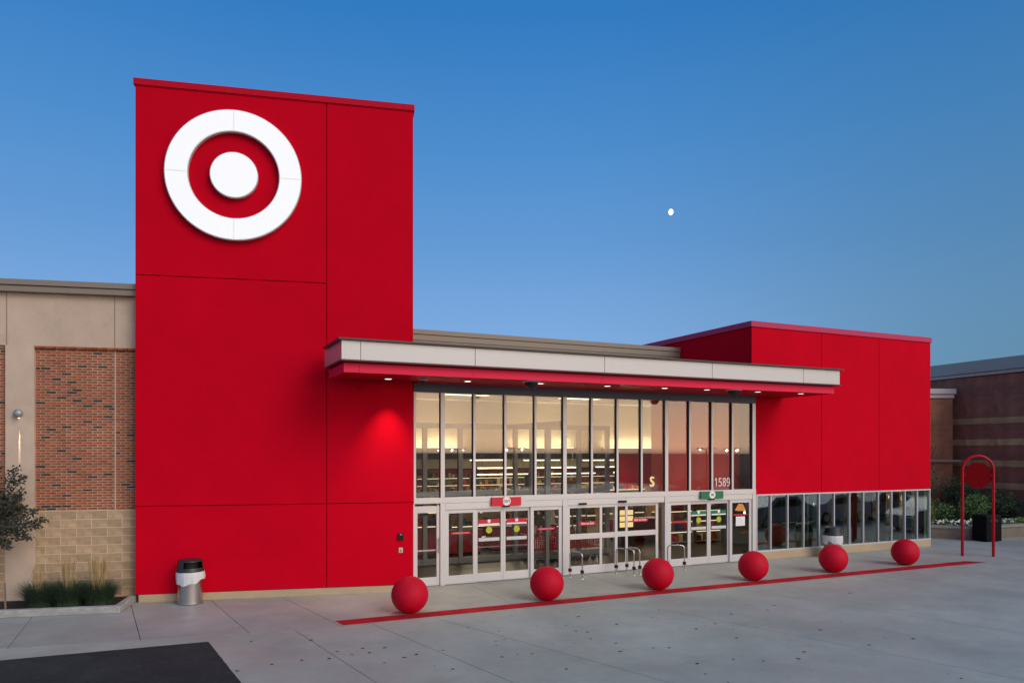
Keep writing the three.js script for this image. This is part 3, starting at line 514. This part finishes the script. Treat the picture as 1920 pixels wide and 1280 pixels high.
{ // dressed display figures, one body each, joined limbs
  const body = (pose) => {
    const res = 64, mc = new MarchingCubes(res, M.white, false, false, 60000), S = 1.0;
    const bones = [[0, .93, 0, .14, 0, 1.18, 0, .13], [0, 1.18, 0, .13, 0, 1.40, 0, .15], [-.17, 1.42, 0, .06, .17, 1.42, 0, .06], [0, 1.46, 0, .05, 0, 1.58, .01, .045], [0, 1.64, .02, .085, 0, 1.72, .01, .09], [-.09, .9, 0, .095, -.11, .5, .01 + pose, .065], [-.11, .5, .01 + pose, .062, -.12, .09, 0, .042], [.09, .9, 0, .095, .11, .5, .02 - pose, .065], [.11, .5, .02 - pose, .062, .12, .09, 0, .042], [-.12, .06, 0, .04, -.14, .05, .13, .032], [.12, .06, 0, .04, .14, .05, .13, .032], [-.2, 1.41, 0, .052, -.30, 1.13, .02, .04], [-.30, 1.13, .02, .038, -.22, .93, .14, .03], [.2, 1.41, 0, .052, .29, 1.13, -.03, .04], [.29, 1.13, -.03, .038, .30, .86, .06, .03], [-.22, .93, .14, .03, -.19, .86, .18, .02], [.30, .86, .06, .03, .30, .78, .08, .02]];
    for (let k = 0; k < res; k++) for (let j = 0; j < res; j++) for (let i = 0; i < res; i++) {
      const x = (i / res * 2 - 1) * S, y = (j / res * 2 - 1) * S + .92, z = (k / res * 2 - 1) * S; let d = 9;
      for (const [ax, ay, az, ra, bx2, by, bz, rb2] of bones) { const ex = bx2 - ax, ey = by - ay, ez = bz - az, t = Math.max(0, Math.min(1, ((x - ax) * ex + (y - ay) * ey + (z - az) * ez) / (ex * ex + ey * ey + ez * ez))); const q = Math.hypot(x - ax - ex * t, y - ay - ey * t, z - az - ez * t) - (ra + (rb2 - ra) * t); const h = Math.max(.03 - Math.abs(d - q), 0) / .03; d = Math.min(d, q) - h * h * .0075; }
      mc.field[k * res * res + j * res + i] = -d;
    }
    mc.isolation = 0; mc.update(); const n = mc.count, g = new THREE.BufferGeometry();
    g.setAttribute('position', new THREE.BufferAttribute(mc.positionArray.slice(0, n * 3), 3)); g.setAttribute('normal', new THREE.BufferAttribute(mc.normalArray.slice(0, n * 3), 3)); g.setAttribute('uv', new THREE.BufferAttribute(new Float32Array(n * 2), 2));
    g.computeVertexNormals(); return g.scale(S, S, S).translate(0, .92, 0);
  };
  const g0 = body(.03);
  [[6.75, -5.7, mat(.10, .055, .03, .8), 'display figure in a brown dress behind the OUT doors'], [7.35, -5.9, mat(.70, .68, .62, .8), 'display figure in a pale dress next to the brown one']].forEach(([u, w, m, label], i) => {
    const t = thing('display_figure', label, 'mannequin', 'display figures inside the entrance'); at(t, FR, u, .40, w, i ? .5 : -.2);
    mesh('body', g0, mat(.72, .62, .50, .5), t);
    mesh('dress', [lathe([[.30, .55], [.22, .85], [.165, 1.0], [.175, 1.15], [.19, 1.35], [.12, 1.47], [.07, 1.49]], 24).scale(1, 1, .78)], m, t);
    mesh('plinth', rb(-.32, .32, -.385, .02, -.32, .32, .02), D.white, t);
  });
}
{ // framed picture and warm lamp inside
  const t = thing('framed_poster', 'tall orange framed poster standing inside behind the cart doors', 'poster'); at(t, FR, 8.69, 2.24, -6.4);
  mesh('picture_frame', rb(-.34, .34, -.36, .36, -.03, 0, .01), mat(.60, .36, .16, .5), t); mesh('print', bx(-.29, .29, -.31, .31, 0, .004), mat(.58, .20, .07, .6), t); mesh('printed_shape', [disc(.15, .05, .04, .006), bx(-.14, .05, -.29, -.08, .004, .007)], mat(.70, .60, .50, .6), t); mesh('stand', bx(-.03, .03, -2.22, -.36, -.03, -.01), M.greyPost, t);
}
{ const t = thing('pendant_lamp', 'glowing orange pendant lamp inside the rightmost entrance door', 'lamp'); at(t, FR, 13.02, 1.72, -1.5);
  mesh('lamp_shade', lathe([[.08, .12], [.2, -.12], [.19, -.12], [.07, .11]], 28), new THREE.MeshStandardMaterial({ color: lin(.5, .2, .06), roughness: .7, emissive: lin(1, .36, .07), emissiveIntensity: .65 }), t); mesh('cord', [cyl(.008, .008, .54, 0, .12, 0, 6)], M.black, t);
  const l = new THREE.PointLight(lin(1, .6, .28), 1.6, 8, 2); l.castShadow = true; const p = W(FR, 13.02, -1.5); l.position.set(p[0], 1.66, p[1]); scene.add(l); }
// café behind the ribbon window: bulbs, tables
[[13.3, -1.6, 1.50], [15.9, -2.2, 1.62], [16.25, -2.6, 1.68], [17.4, -2.2, 1.66], [17.65, -2.5, 1.65], [18.6, -2.3, 1.70], [20.2, -2.0, 1.78], [20.8, -1.4, 1.9]].forEach(([u, w, y], i) => {
  const t = thing('hanging_bulb', `small glowing bulb behind the ribbon window, ${words[i]} from the entrance`, 'bulb', 'bulbs behind the ribbon window'); at(t, FR, u, y, w);
  mesh('bulb', [new THREE.SphereGeometry(.045, 14, 10).scale(.8, 1.3, .8).toNonIndexed()], emis(1, .72, .40, 4), t); mesh('cord', [cyl(.005, .005, 2.38 - y, 0, .05, 0, 6)], M.black, t);
  if (i % 2) { const l = new THREE.PointLight(lin(1, .75, .45), .8, 6, 2); const p = W(FR, u, w); l.position.set(p[0], y, p[1]); l.castShadow = true; scene.add(l); }
});
part('cafe_ceiling', bx(12.36, 21.3, 2.36, 2.42, -5.1, -.13), mat(.16, .17, .16, .8));
[[13.6, -1.7], [16.2, -2.0], [18.6, -1.8], [20.2, -2.4]].forEach(([u, w], i) => {
  const t = thing('cafe_table', `round dark café table behind the ribbon window, ${words[i]} from the entrance`, 'table', 'tables behind the ribbon window'); at(t, FR, u, .012, w);
  mesh('table_top', [cyl(.4, .4, .03, 0, .72, 0, 28)], mat(.16, .09, .05, .4), t); mesh('leg', [cyl(.035, .035, .7, 0, .02, 0, 12)], M.greyPost, t); mesh('base', lathe([[.0001, .05], [.05, .04], [.26, .02], [.26, 0], [.0001, 0]], 24), M.black, t);
});

// ---------------------------------------------------------------- on the pavement
{ // red spheres
  const ballMap = stuccoMap.clone(); ballMap.repeat.set(1, 1); ballMap.needsUpdate = true;
  const g = new THREE.SphereGeometry(.435, 72, 48); { const p = g.attributes.position; for (let i = 0; i < p.count; i++) if (p.getY(i) < -.415) p.setY(i, -.415); g.computeVertexNormals(); }
  const m = new THREE.MeshPhysicalMaterial({ color: lin(.60, .0016, .022), roughness: .62, specularIntensity: .4, bumpMap: fineBump, bumpScale: .0012, map: ballMap });
  [[-1.03, 3.02], [2.60, 3.03], [6.04, 3.03], [9.46, 3.01], [12.77, 2.95], [16.18, 2.86]].forEach(([u, w], i) => {
    const t = thing('sphere_bollard', `red concrete ball ${['in front of the tower edge, nearest of the row', 'in front of the OUT doors', 'in front of the cart doors', 'in front of the IN doors', 'in front of the bin with the white liner', 'farthest of the row, towards the hooped sign'][i]}`, 'bollard', 'row of red balls along the stripe'); at(t, FR, u, .418, w, i * .9);
    mesh('ball', g, m, t); mesh('foot', [cyl(.13, .13, .012, 0, -.4185, 0, 24)], M.dark, t);
  });
}
// bent guard rails by the doors
[[4.79, .33, 4.95, .78, 'left of the cart doors'], [6.43, .33, 6.74, .84, 'in the middle of the cart doors, nearer the street'], [6.84, .30, 7.02, .74, 'in the middle of the cart doors, nearer the glass'], [8.32, .40, 8.78, .66, 'before the first IN door']].forEach(([u0, w0, u1, w1, where]) => {
  const t = thing('door_guard_rail', `bent steel hoop rail ${where}`, 'rail', 'steel hoops at the doors'); at(t, FR, u0, .002, w0); const dx = u1 - u0, dz = w1 - w0, L = Math.hypot(dx, dz), h = .79, r = .12, P = (s, y) => [dx * s / L, y, dz * s / L];
  const pts = [P(0, 0), P(0, h - r - .02), P(0, h - r)]; for (let i = 1; i <= 5; i++) { const a = i / 5 * Math.PI / 2; pts.push(P(r - r * Math.cos(a), h - r + r * Math.sin(a))); } for (let i = 0; i <= 5; i++) { const a = i / 5 * Math.PI / 2; pts.push(P(L - r + r * Math.sin(a), h - r + r * Math.cos(a))); } pts.push(P(L, h - r - .02), P(L, 0));
  mesh('hoop', [tube(pts, .021, 64, 12)], M.steel, t);
  for (const s of [0, L]) { const p = P(s, 0); mesh('clamp', rb(p[0] - .042, p[0] + .042, .17, .265, p[2] - .042, p[2] + .042, .008), M.black, t); mesh('floor_flange', [cyl(.045, .04, .012, p[0], 0, p[2], 16)], M.steel, t); }
});
function bin(fr, u, w, label, steel, turn) {
  const t = thing('litter_bin', label, 'bin', 'litter bins with dome lids'); at(t, fr, u, .001, w, turn);
  mesh('drum', [lathe([[.0001, .02], [.29, .02], [.30, 0], [.305, .03], [.295, .045], [.295, .80], [.302, .82], [.26, .82]], 44)], steel, t);
  const liner = lathe([[.300, .80], [.315, .83], [.330, .80], [.335, .72], [.328, .62], [.322, .56]], 72), p = liner.attributes.position;
  for (let i = 0; i < p.count; i++) { const a = Math.atan2(p.getZ(i), p.getX(i)), y = p.getY(i), k = (.83 - y) / .27; const f = 1 + k * (.022 * Math.sin(a * 9 + 1) + .012 * Math.sin(a * 21 + 2)); p.setXYZ(i, p.getX(i) * f + (k > .1 && Math.cos(a - .4) > .55 ? .03 * k : 0), y + (y < .7 ? .075 * Math.sin(a * 1.5 + 2.2) + .02 * Math.sin(a * 7) : 0), p.getZ(i) * f); }
  liner.computeVertexNormals(); mesh('liner', liner, phys(.74, .74, .73, .55, { transmission: .12, thickness: 0 }), t);
  const hood = mesh('hood', [lathe([[.33, .80], [.335, .83], [.315, .88], [.31, .90]], 44), lathe([[.285, 1.05], [.27, 1.085], [.22, 1.105], [.0001, 1.115]], 44), lathe([[.31, .90], [.285, 1.05]], 14, 1.9 - .2, 1.45), lathe([[.31, .90], [.285, 1.05]], 14, 1.9 - .2 + Math.PI, 1.45)], mat(.022, .026, .025, .42), t);
  mesh('hood_inner', [lathe([[.20, .82], [.20, 1.04]], 24)], M.black, hood);
}
bin(TR, 1.36, .32, 'steel drum bin with black hood and white liner before the red tower', phys(.55, .53, .52, .27, { metalness: 1 }), -.35);
bin(FR, 15.34, .62, 'black hooded bin with white liner behind the fifth ball', mat(.30, .20, .12, .5), .2);
{ // octagonal board in a tall hoop
  const t = thing('hooped_road_sign', 'dark red octagonal sign back held inside a tall red tube hoop', 'sign'); t.position.set(16.8, 0, -26.9); t.rotation.y = -.18;
  const w = .51, h = 3.62, pts = [[-w, 0, 0], [-w, h - w - .1, 0], [-w, h - w, 0]]; for (let i = 1; i < 12; i++) { const a = i / 12 * Math.PI; pts.push([-w * Math.cos(a), h - w + w * Math.sin(a), 0]); } pts.push([w, h - w, 0], [w, h - w - .1, 0], [w, 0, 0]);
  const paint = phys(.42, .003, .012, .35, { specularIntensity: .5 });
  mesh('hoop', [tube(pts, .05, 90, 14)], paint, t);
  mesh('octagon_board', [new THREE.CylinderGeometry(.49, .49, .012, 8).rotateY(Math.PI / 8).rotateX(Math.PI / 2).translate(0, 2.92, 0).toNonIndexed()], phys(.17, .001, .004, .8, { specularIntensity: .15 }), t);
  for (const s of [-1, 1]) mesh('bracket', bx(Math.min(s * .42, s * .5), Math.max(s * .42, s * .5), 2.9, 2.94, -.02, .02), paint, t);
}

// ---------------------------------------------------------------- plants
function leafCloud(n, place, size, sd) {
  seed = sd; const pos = new Float32Array(n * 18), nor = new Float32Array(n * 18), q = new THREE.Quaternion(), e = new THREE.Euler(), v = new THREE.Vector3(), nn = new THREE.Vector3();
  for (let i = 0; i < n; i++) {
    const c = place(i); if (!c) { continue; } const s = size * rr(.6, 1.3); e.set(rr(-1.3, 1.3), rr(0, 6.28), rr(-1.3, 1.3)); q.setFromEuler(e);
    const tri = [[0, 0, -.5], [0, 0, .5], [.27, .05, 0], [0, 0, -.5], [-.27, .05, 0], [0, 0, .5]];
    tri.forEach((p, k) => { v.set(p[0] * s, p[1] * s, p[2] * s).applyQuaternion(q); pos.set([c[0] + v.x, c[1] + v.y, c[2] + v.z], i * 18 + k * 3); nn.set(k < 3 ? -.18 : .18, 1, 0).normalize().applyQuaternion(q); nor.set([nn.x, nn.y, nn.z], i * 18 + k * 3); });
  }
  const g = new THREE.BufferGeometry(); g.setAttribute('position', new THREE.BufferAttribute(pos, 3)); g.setAttribute('normal', new THREE.BufferAttribute(nor, 3)); g.setAttribute('uv', new THREE.BufferAttribute(new Float32Array(n * 12), 2)); return g;
}
const leafMat = (r, g, b) => new THREE.MeshPhysicalMaterial({ color: lin(r, g, b), roughness: .7, side: THREE.DoubleSide, transmission: .25, thickness: 0 });
const LF = { dark: leafMat(.048, .056, .034), shade: leafMat(.060, .10, .04), hedge: leafMat(.06, .15, .028), lime: leafMat(.17, .29, .035), grass: leafMat(.030, .075, .028), plume: mat(.42, .29, .12, .9, { side: THREE.DoubleSide }), bark: mat(.10, .07, .05, .9), flower: mat(.82, .80, .78, .7, { side: THREE.DoubleSide }) };
function blades(n, r, h, sp, wd, sd) {
  seed = sd; const pos = [];
  for (let i = 0; i < n; i++) {
    const a = rr(0, 6.28), r0 = r * Math.sqrt(rnd()), lean = rr(.15, 1) * sp, hh = h * rr(.6, 1.1), x0 = Math.cos(a) * r0, z0 = Math.sin(a) * r0, b = a + rr(-.6, .6), dx = Math.cos(b), dz = Math.sin(b), px = -dz, pz = dx; let prev;
    for (let k = 0; k <= 5; k++) { const t = k / 5, w = wd * (1 - t * .92) / 2, x = x0 + dx * lean * t * t, z = z0 + dz * lean * t * t, y = hh * (t - .35 * t * t * t * lean / sp); const L = [x - px * w, y, z - pz * w], Rr = [x + px * w, y, z + pz * w]; if (prev) pos.push(...prev[0], ...prev[1], ...Rr, ...prev[0], ...Rr, ...L); prev = [L, Rr]; }
  }
  const g = new THREE.BufferGeometry(); g.setAttribute('position', new THREE.Float32BufferAttribute(pos, 3)); g.computeVertexNormals(); g.setAttribute('uv', new THREE.BufferAttribute(new Float32Array(pos.length / 3 * 2), 2)); return g;
}
// planter at the wing
{
  const t = thing('planter_bed', 'low concrete kerbed planting bed at the foot of the block wall', 'planter'); at(t, TR, 0, 0, 0);
  mesh('kerb', [rb(-12, .0, 0, .17, 1.02, 1.20, .02), rb(-.17, .0, 0, .168, -.2, 1.02, .02)], M.kerb, t);
  mesh('mulch', bx(-12, -.17, .0, .11, -.34, 1.02), M.soil, t);
}
[[-1.92, .50, 'leftmost, with thin pale plumes', 1, 1.0], [-1.32, .55, 'middle, with loose pale plumes', 2, 1.12], [-.66, .52, 'nearest the tower, with dense straw plumes', 3, 1.15]].forEach(([u, w, label, sd, h]) => {
  const t = thing('ornamental_grass', `clump of dark green grass in the bed, ${label}`, 'grass clump', 'grass clumps along the block wall'); at(t, TR, u, .10, w);
  mesh('blades', blades(1700, .30, .70, .62, .012, sd * 77), LF.grass, t);
  const g = []; seed = sd * 991; const n = [14, 20, 38][sd - 1];
  for (let i = 0; i < n; i++) { const a = rr(0, 6.28), r0 = rr(0, .13), tx = Math.cos(a) * rr(.02, .13) + rr(-.03, .03), tz = Math.sin(a) * rr(.02, .13), hh = h * rr(.78, 1.05), x = Math.cos(a) * r0, z = Math.sin(a) * r0; g.push(tube([[x, 0, z], [x + tx * .5, hh * .55, z + tz * .5], [x + tx, hh * .72, z + tz]], .004, 4, 4), tube([[x + tx, hh * .68, z + tz], [x + tx * 1.15, hh * .85, z + tz * 1.15], [x + tx * 1.3, hh, z + tz * 1.3]], .008, 4, 5)); }
  mesh('plumes', g, LF.plume, t);
});
{ const t = thing('wooden_stake', 'thin weathered stake standing in the mulch of the bed', 'stake'); at(t, TR, -2.55, .10, .82); t.rotation.z = .03; mesh('shaft', rb(-.018, .018, -.05, .60, -.018, .018, .004), mat(.22, .16, .12, .9), t); mesh('tip', [new THREE.ConeGeometry(.022, .08, 4).translate(0, .64, 0).toNonIndexed()], mat(.16, .12, .09, .9), t); }
{ // small tree at the frame's edge
  const t = thing('ornamental_tree', 'small dark leaved tree in the planting bed before the beige pier', 'tree'); at(t, TR, -2.95, .1, .45); t.scale.set(1.1, 1.19, 1.1); seed = 4242;
  const limbs = [], tips = [], o = [-.28, 1.35, 0];
  limbs.push(tube([[-.35, 0, 0], [-.33, .8, .02], o], .035, 8, 8), tube([o, [-.30, 1.9, .03], [-.25, 2.5, 0]], .022, 8, 7));
  const twig = (y0, e) => { limbs.push(tube([[-.29, y0, 0], [(-.29 + e[0]) / 2, y0 + (e[1] - y0) * .38, e[2] / 2], e], .010, 8, 5)); tips.push([y0, e]); };
  for (let i = 0; i < 26; i++) { const a = rr(0, 6.28), y0 = rr(1.3, 2.2), L = rr(.45, 1.05); twig(y0, [-.29 + Math.cos(a) * L, y0 + rr(-.1, .75), Math.sin(a) * L * .8]); }
  for (const e of [[.92, 1.62, .1], [.78, 1.40, .2], [.86, 1.92, .05], [.45, 2.78, 0], [.98, 1.72, -.1], [.4, 1.22, .25], [.15, 2.9, .1], [.62, 2.35, .1], [.7, 1.55, .3], [.1, 1.2, .3], [.55, 2.6, -.1]]) twig(rr(1.35, 1.7), e);
  mesh('trunk', limbs, LF.bark, t);
  mesh('crown', leafCloud(9000, () => { const [y0, e] = tips[Math.floor(rnd() * tips.length)], s = Math.pow(rnd(), .55), k = .07 + .20 * (1 - s); return [-.29 + (e[0] + .29) * s + rr(-k, k), y0 + (e[1] - y0) * s + rr(-k, k) * .8, e[2] * s + rr(-k, k)]; }, .066, 99), LF.dark, t);
}

// ---------------------------------------------------------------- the neighbouring building and bed beyond
{
  const t = thing('brick_neighbour', 'dark brick building with pale bands and a grey roof edge beyond the store', 'building'); t.position.set(22.8, 0, -40);
  const brown = mat(.42, .165, .10, .9, { map: stoneMap }), band = mat(.70, .45, .20, .85, { map: stoneMap });
  const turn = (gs) => gs.map(g => g.rotateY(-1.22));
  const hs = [.85, 1.93, 3.03, 4.08, 5.15], walls = [];
  walls.push(bx(-60, 9, 0, 7.55, -8, 0));
  const core = mesh('wall', turn(walls), brown, t);
  for (const h of hs) mesh('pale_band', turn([bx(-60, 9, h, h + .30, 0, .015)]), band, core);
  mesh('roof_edge', turn([rb(-60, 9, 7.75, 8.35, -8, .25, .02)]), mat(.36, .37, .31, .6), t);
  mesh('gutter', turn([rb(-60, 9, 7.58, 7.74, -.1, .16, .02)]), mat(.46, .42, .36, .6), t);
  const pier = mesh('corner_pier', [bx(-2.2, .0, 0, 6.5, -.2, 1.4)], mat(.46, .19, .105, .9, { map: stoneMap }), t);
  mesh('pier_cap', [rb(-2.4, .12, 6.72, 7.0, -.3, 1.55, .03), rb(-2.35, .05, 6.52, 6.70, -.25, 1.48, .02)], mat(.60, .53, .46, .7), pier);
  mesh('pier_panel', bx(-2.15, -1.15, 3.9, 5.5, 1.4, 1.415), mat(.60, .38, .15, .8), pier);
  mesh('ledge', rb(-2.3, .35, 3.22, 3.34, 1.3, 1.62, .02), mat(.30, .24, .19, .7), pier);
}
{
  const t = thing('raised_bed', 'curving low stone planter wall in front of the brick building', 'planter'); t.position.set(0, 0, 0);
  const pts = [[14, 34.4], [18.0, 32.6], [19.8, 31.9], [22.9, 33.2], [34, 38]], wall = (o, h0, h1, w) => { const s = []; const a = [], b = []; pts.forEach((p, i) => { const q = pts[Math.min(i + 1, pts.length - 1)], r = pts[Math.max(i - 1, 0)], dx = q[0] - r[0], dz = q[1] - r[1], L = Math.hypot(dx, dz); a.push([p[0] + dz / L * (o), p[1] - dx / L * (o)]); b.push([p[0] + dz / L * (o - w), p[1] - dx / L * (o - w)]); }); return uvBox(new THREE.ExtrudeGeometry(new THREE.Shape([...a, ...b.reverse()].map(p => new THREE.Vector2(...p))), { depth: h1 - h0, bevelEnabled: false }).rotateX(-Math.PI / 2).translate(0, h0, 0)); };
  mesh('wall', [wall(0, 0, .46, .34)], mat(.34, .27, .20, .85, { map: stoneMap, bumpMap: fineBump, bumpScale: .003 }), t);
  mesh('cap', [wall(.05, .462, .55, .44)], mat(.44, .40, .36, .8, { map: stoneMap }), t);
  mesh('soil', slabGeo([...pts.map(([x, z]) => [x, z + .25]), [34, 60], [14, 60]], .40, .4), M.soil, t);
}
function hedge(name, label, cat, x, z, rx, ry, rz, n, m, y, sd, size = .1, group) { const t = thing(name, label, cat, group); t.position.set(x, y, -z); const lumps = []; seed = sd; for (let i = 0; i < 9; i++) lumps.push([rr(-.7, .7) * rx, rr(.1, .8) * ry, rr(-.7, .7) * rz, rr(.35, .6)]); mesh('foliage', leafCloud(n, () => { const l = lumps[Math.floor(rnd() * 9)], a = rr(0, 6.28), b = Math.acos(rr(-1, 1)), k = l[3] * Math.pow(rnd(), .3); return [l[0] + Math.sin(b) * Math.cos(a) * k * rx, Math.max(.02, l[1] + Math.cos(b) * k * ry * .7), l[2] + Math.sin(b) * Math.sin(a) * k * rz]; }, size, sd + 5), m, t); mesh('stem', [cyl(.04, .03, ry * .6, 0, 0, 0, 8)], LF.bark, t); return t; }
hedge('clipped_bush', 'round green bush behind the white flowers, left of the hooped sign', 'bush', 19.6, 34.6, 1.0, 1.35, .8, 2600, LF.hedge, .42, 5, .12, 'bushes in the raised bed');
hedge('clipped_bush', 'green bush seen through the hooped sign', 'bush', 21.3, 34.4, 1.05, 1.25, .8, 2600, LF.hedge, .42, 6, .12, 'bushes in the raised bed');
hedge('clipped_bush', 'darker square bush right of the hooped sign', 'bush', 23.6, 35.4, 1.2, 1.4, .9, 2800, LF.shade, .42, 7, .12, 'bushes in the raised bed');
hedge('low_shrub', 'bright lime ground shrub spilling over the planter wall', 'shrub', 22.6, 33.9, 1.5, .42, .5, 2200, LF.lime, .42, 8, .09);
{ const t = hedge('bare_tree', 'dark open tree behind the bed against the brick pier', 'tree', 19.3, 36, 1.5, 2.6, 1.2, 2400, LF.shade, .9, 9, .12); seed = 31; const g = [cyl(.08, .05, 2.2, 0, -.5, 0, 8)]; for (let i = 0; i < 14; i++) { const a = rr(0, 6.28); g.push(tube([[0, .6, 0], [Math.cos(a) * .6, 1.6, Math.sin(a) * .5], [Math.cos(a) * rr(.8, 1.6), rr(2, 3.4), Math.sin(a)]], .02, 6, 5)); } mesh('branches', g, LF.bark, t); }
hedge('bare_tree', 'dark rounded tree behind the octagonal sign', 'tree', 22.2, 36.6, 1.1, 1.9, 1.0, 2600, LF.shade, .9, 12, .12);
{ const t = thing('ornamental_grass', 'straw coloured grass clump in the raised bed beside the red block', 'grass clump'); t.position.set(18.9, .42, -34); mesh('blades', blades(380, .35, .95, .5, .02, 8), LF.hedge, t); mesh('plumes', blades(130, .3, 1.15, .35, .022, 9), LF.plume, t); }
{ seed = 55; const gs = []; for (let i = 0; i < 420; i++) { const x = rr(18.6, 24), z = 33.0 + Math.abs(x - 20) * .3 + rr(-.3, .6), y = .5 + rr(0, .22); gs.push(new THREE.CircleGeometry(rr(.025, .05), 6).rotateX(rr(-1.4, .2)).rotateY(rr(-1, 1)).translate(x, y, -z)); } const o = mesh('white_flowers', gs, LF.flower); stuff(o); tag(o, 'bed of small white flowers behind the planter wall', 'flowers');
  const g2 = leafCloud(2600, () => { const x = rr(18.4, 24.2), z = 33.0 + Math.abs(x - 20) * .3 + rr(-.35, .7); return [x, .44 + rr(0, .18), -z]; }, .11, 56); const o2 = mesh('flower_leaves', g2, LF.hedge); stuff(o2); tag(o2, 'green leaves under the white flowers', 'leaves'); }
{ const t = thing('black_litter_bin', 'square black litter bin before the raised bed, seen through the hoop', 'bin'); t.position.set(20.05, 0, -31.5); t.rotation.y = .25; mesh('body', rb(-.40, .40, .03, 1.0, -.36, .36, .03), phys(.006, .006, .007, .7, { specularIntensity: .25 }), t); mesh('lid', rb(-.42, .36, 1.005, 1.12, -.37, .37, .03), phys(.008, .009, .01, .6, { specularIntensity: .3 }), t); mesh('slot', rb(-.2, .2, .84, .93, .355, .368, .004), M.dark, t); }

// ---------------------------------------------------------------- what the glass mirrors: the car park
[[19.96, 5.33], [31.69, 12.98], [33.3, -12.9], [40.5, 10.97]].forEach(([x, z], i) => {
  const t = thing('car_park_lamp', `twin headed lamp post in the car park, ${words[i]} from the store`, 'lamp post', 'lamp posts mirrored in the glass'); t.position.set(x, -.02, -z); t.rotation.y = .4;
  mesh('pole', [cyl(.06, .045, 4.0, 0, 0, 0, 12)], M.black, t); mesh('arm', rb(-.5, .5, 3.95, 4.0, -.03, .03, .01), M.black, t);
  for (const s of [-1, 1]) { const hd = mesh('lamp_head', rb(s * .55 - .22, s * .55 + .22, 3.93, 4.02, -.14, .14, .02), M.black, t); mesh('lamp_lens', bx(s * .55 - .18, s * .55 + .18, 3.915, 3.929, -.1, .1), emis(1, .9, .72, 6), hd); const l = new THREE.PointLight(lin(1, .85, .6), 4, 20, 2); l.castShadow = true; const c = Math.cos(.4), q = Math.sin(.4); l.position.set(x + s * .55 * c, 3.86, -z - s * .55 * q); scene.add(l); }
});
const carMats = [mat(.42, .44, .46, .25, { metalness: .5 }), mat(.62, .63, .63, .3), mat(.10, .14, .20, .25), mat(.30, .31, .33, .25, { metalness: .5 })];
[[20.8, 21.8], [24.8, 23.4], [28.6, 24.8], [23.9, 28.5]].forEach(([x, z], i) => {
  const t = thing('parked_car', `${['silver', 'white', 'dark blue', 'grey'][i]} hatchback parked in the car park`, 'car', 'parked cars mirrored in the windows'); t.position.set(x, -.02, -z); t.rotation.y = .35 + i * .05;
  const prof = new THREE.Shape([[-2.1, .3], [-2.12, .75], [-1.9, .92], [-1.1, 1.0], [-.5, 1.42], [.9, 1.46], [1.7, 1.05], [2.1, .95], [2.15, .35]].map(p => new THREE.Vector2(...p)));
  mesh('body', [new THREE.ExtrudeGeometry(prof, { depth: 1.5, bevelEnabled: true, bevelSize: .1, bevelThickness: .12, bevelSegments: 3 }).translate(0, 0, -.75)], carMats[i], t);
  for (const s of [-1, 1]) { mesh('side_window', [new THREE.ExtrudeGeometry(new THREE.Shape([[-.95, 1.02], [-.45, 1.36], [.85, 1.4], [1.4, 1.06]].map(p => new THREE.Vector2(...p))), { depth: .012, bevelEnabled: false }).translate(0, 0, s > 0 ? .868 : -.88)], M.black, t); for (const q of [-1.3, 1.35]) { const wh = mesh('wheel', [cyl(.32, .32, .2, 0, -.1, 0, 24).rotateX(Math.PI / 2).translate(q, .33, s * .80)], M.black, t); mesh('rim', [cyl(.2, .2, .02, 0, -.01, 0, 18).rotateX(Math.PI / 2).translate(q, .33, s * .905)], M.steel, wh); } mesh('headlight', rb(-2.22, -2.16, .68, .82, s * .6 - .18, s * .6 + .18, .02), D.white, t); }
});
[[24.6, 15.5, 2.1], [26.9, 13.2, 1.9], [31.3, 16.8, 2.2], [35, 15, 2.6]].forEach(([x, z, h], i) => hedge('car_park_tree', `low dark tree in the car park island, ${words[i]} of the row`, 'tree', x, z, 1.3, h, 1.2, 1500, LF.dark, .0, 40 + i, .16, 'trees mirrored in the glass'));

// ---------------------------------------------------------------- moon
{ const g = new THREE.SphereGeometry(3.4, 28, 20), p = g.attributes.position; for (let i = 0; i < p.count; i++) { const x = p.getX(i), y = p.getY(i); if (y - x * .25 < -2.2) p.setY(i, y * 1.18); p.setX(i, x * .9); } g.computeVertexNormals(); const o = mesh('moon', g, emis(1, .96, .90, .9)); o.position.set(191.6, 291.8, -900); o.castShadow = false; tag(o, 'small white gibbous moon in the blue sky', 'moon'); }

renderer.render(scene, camera);
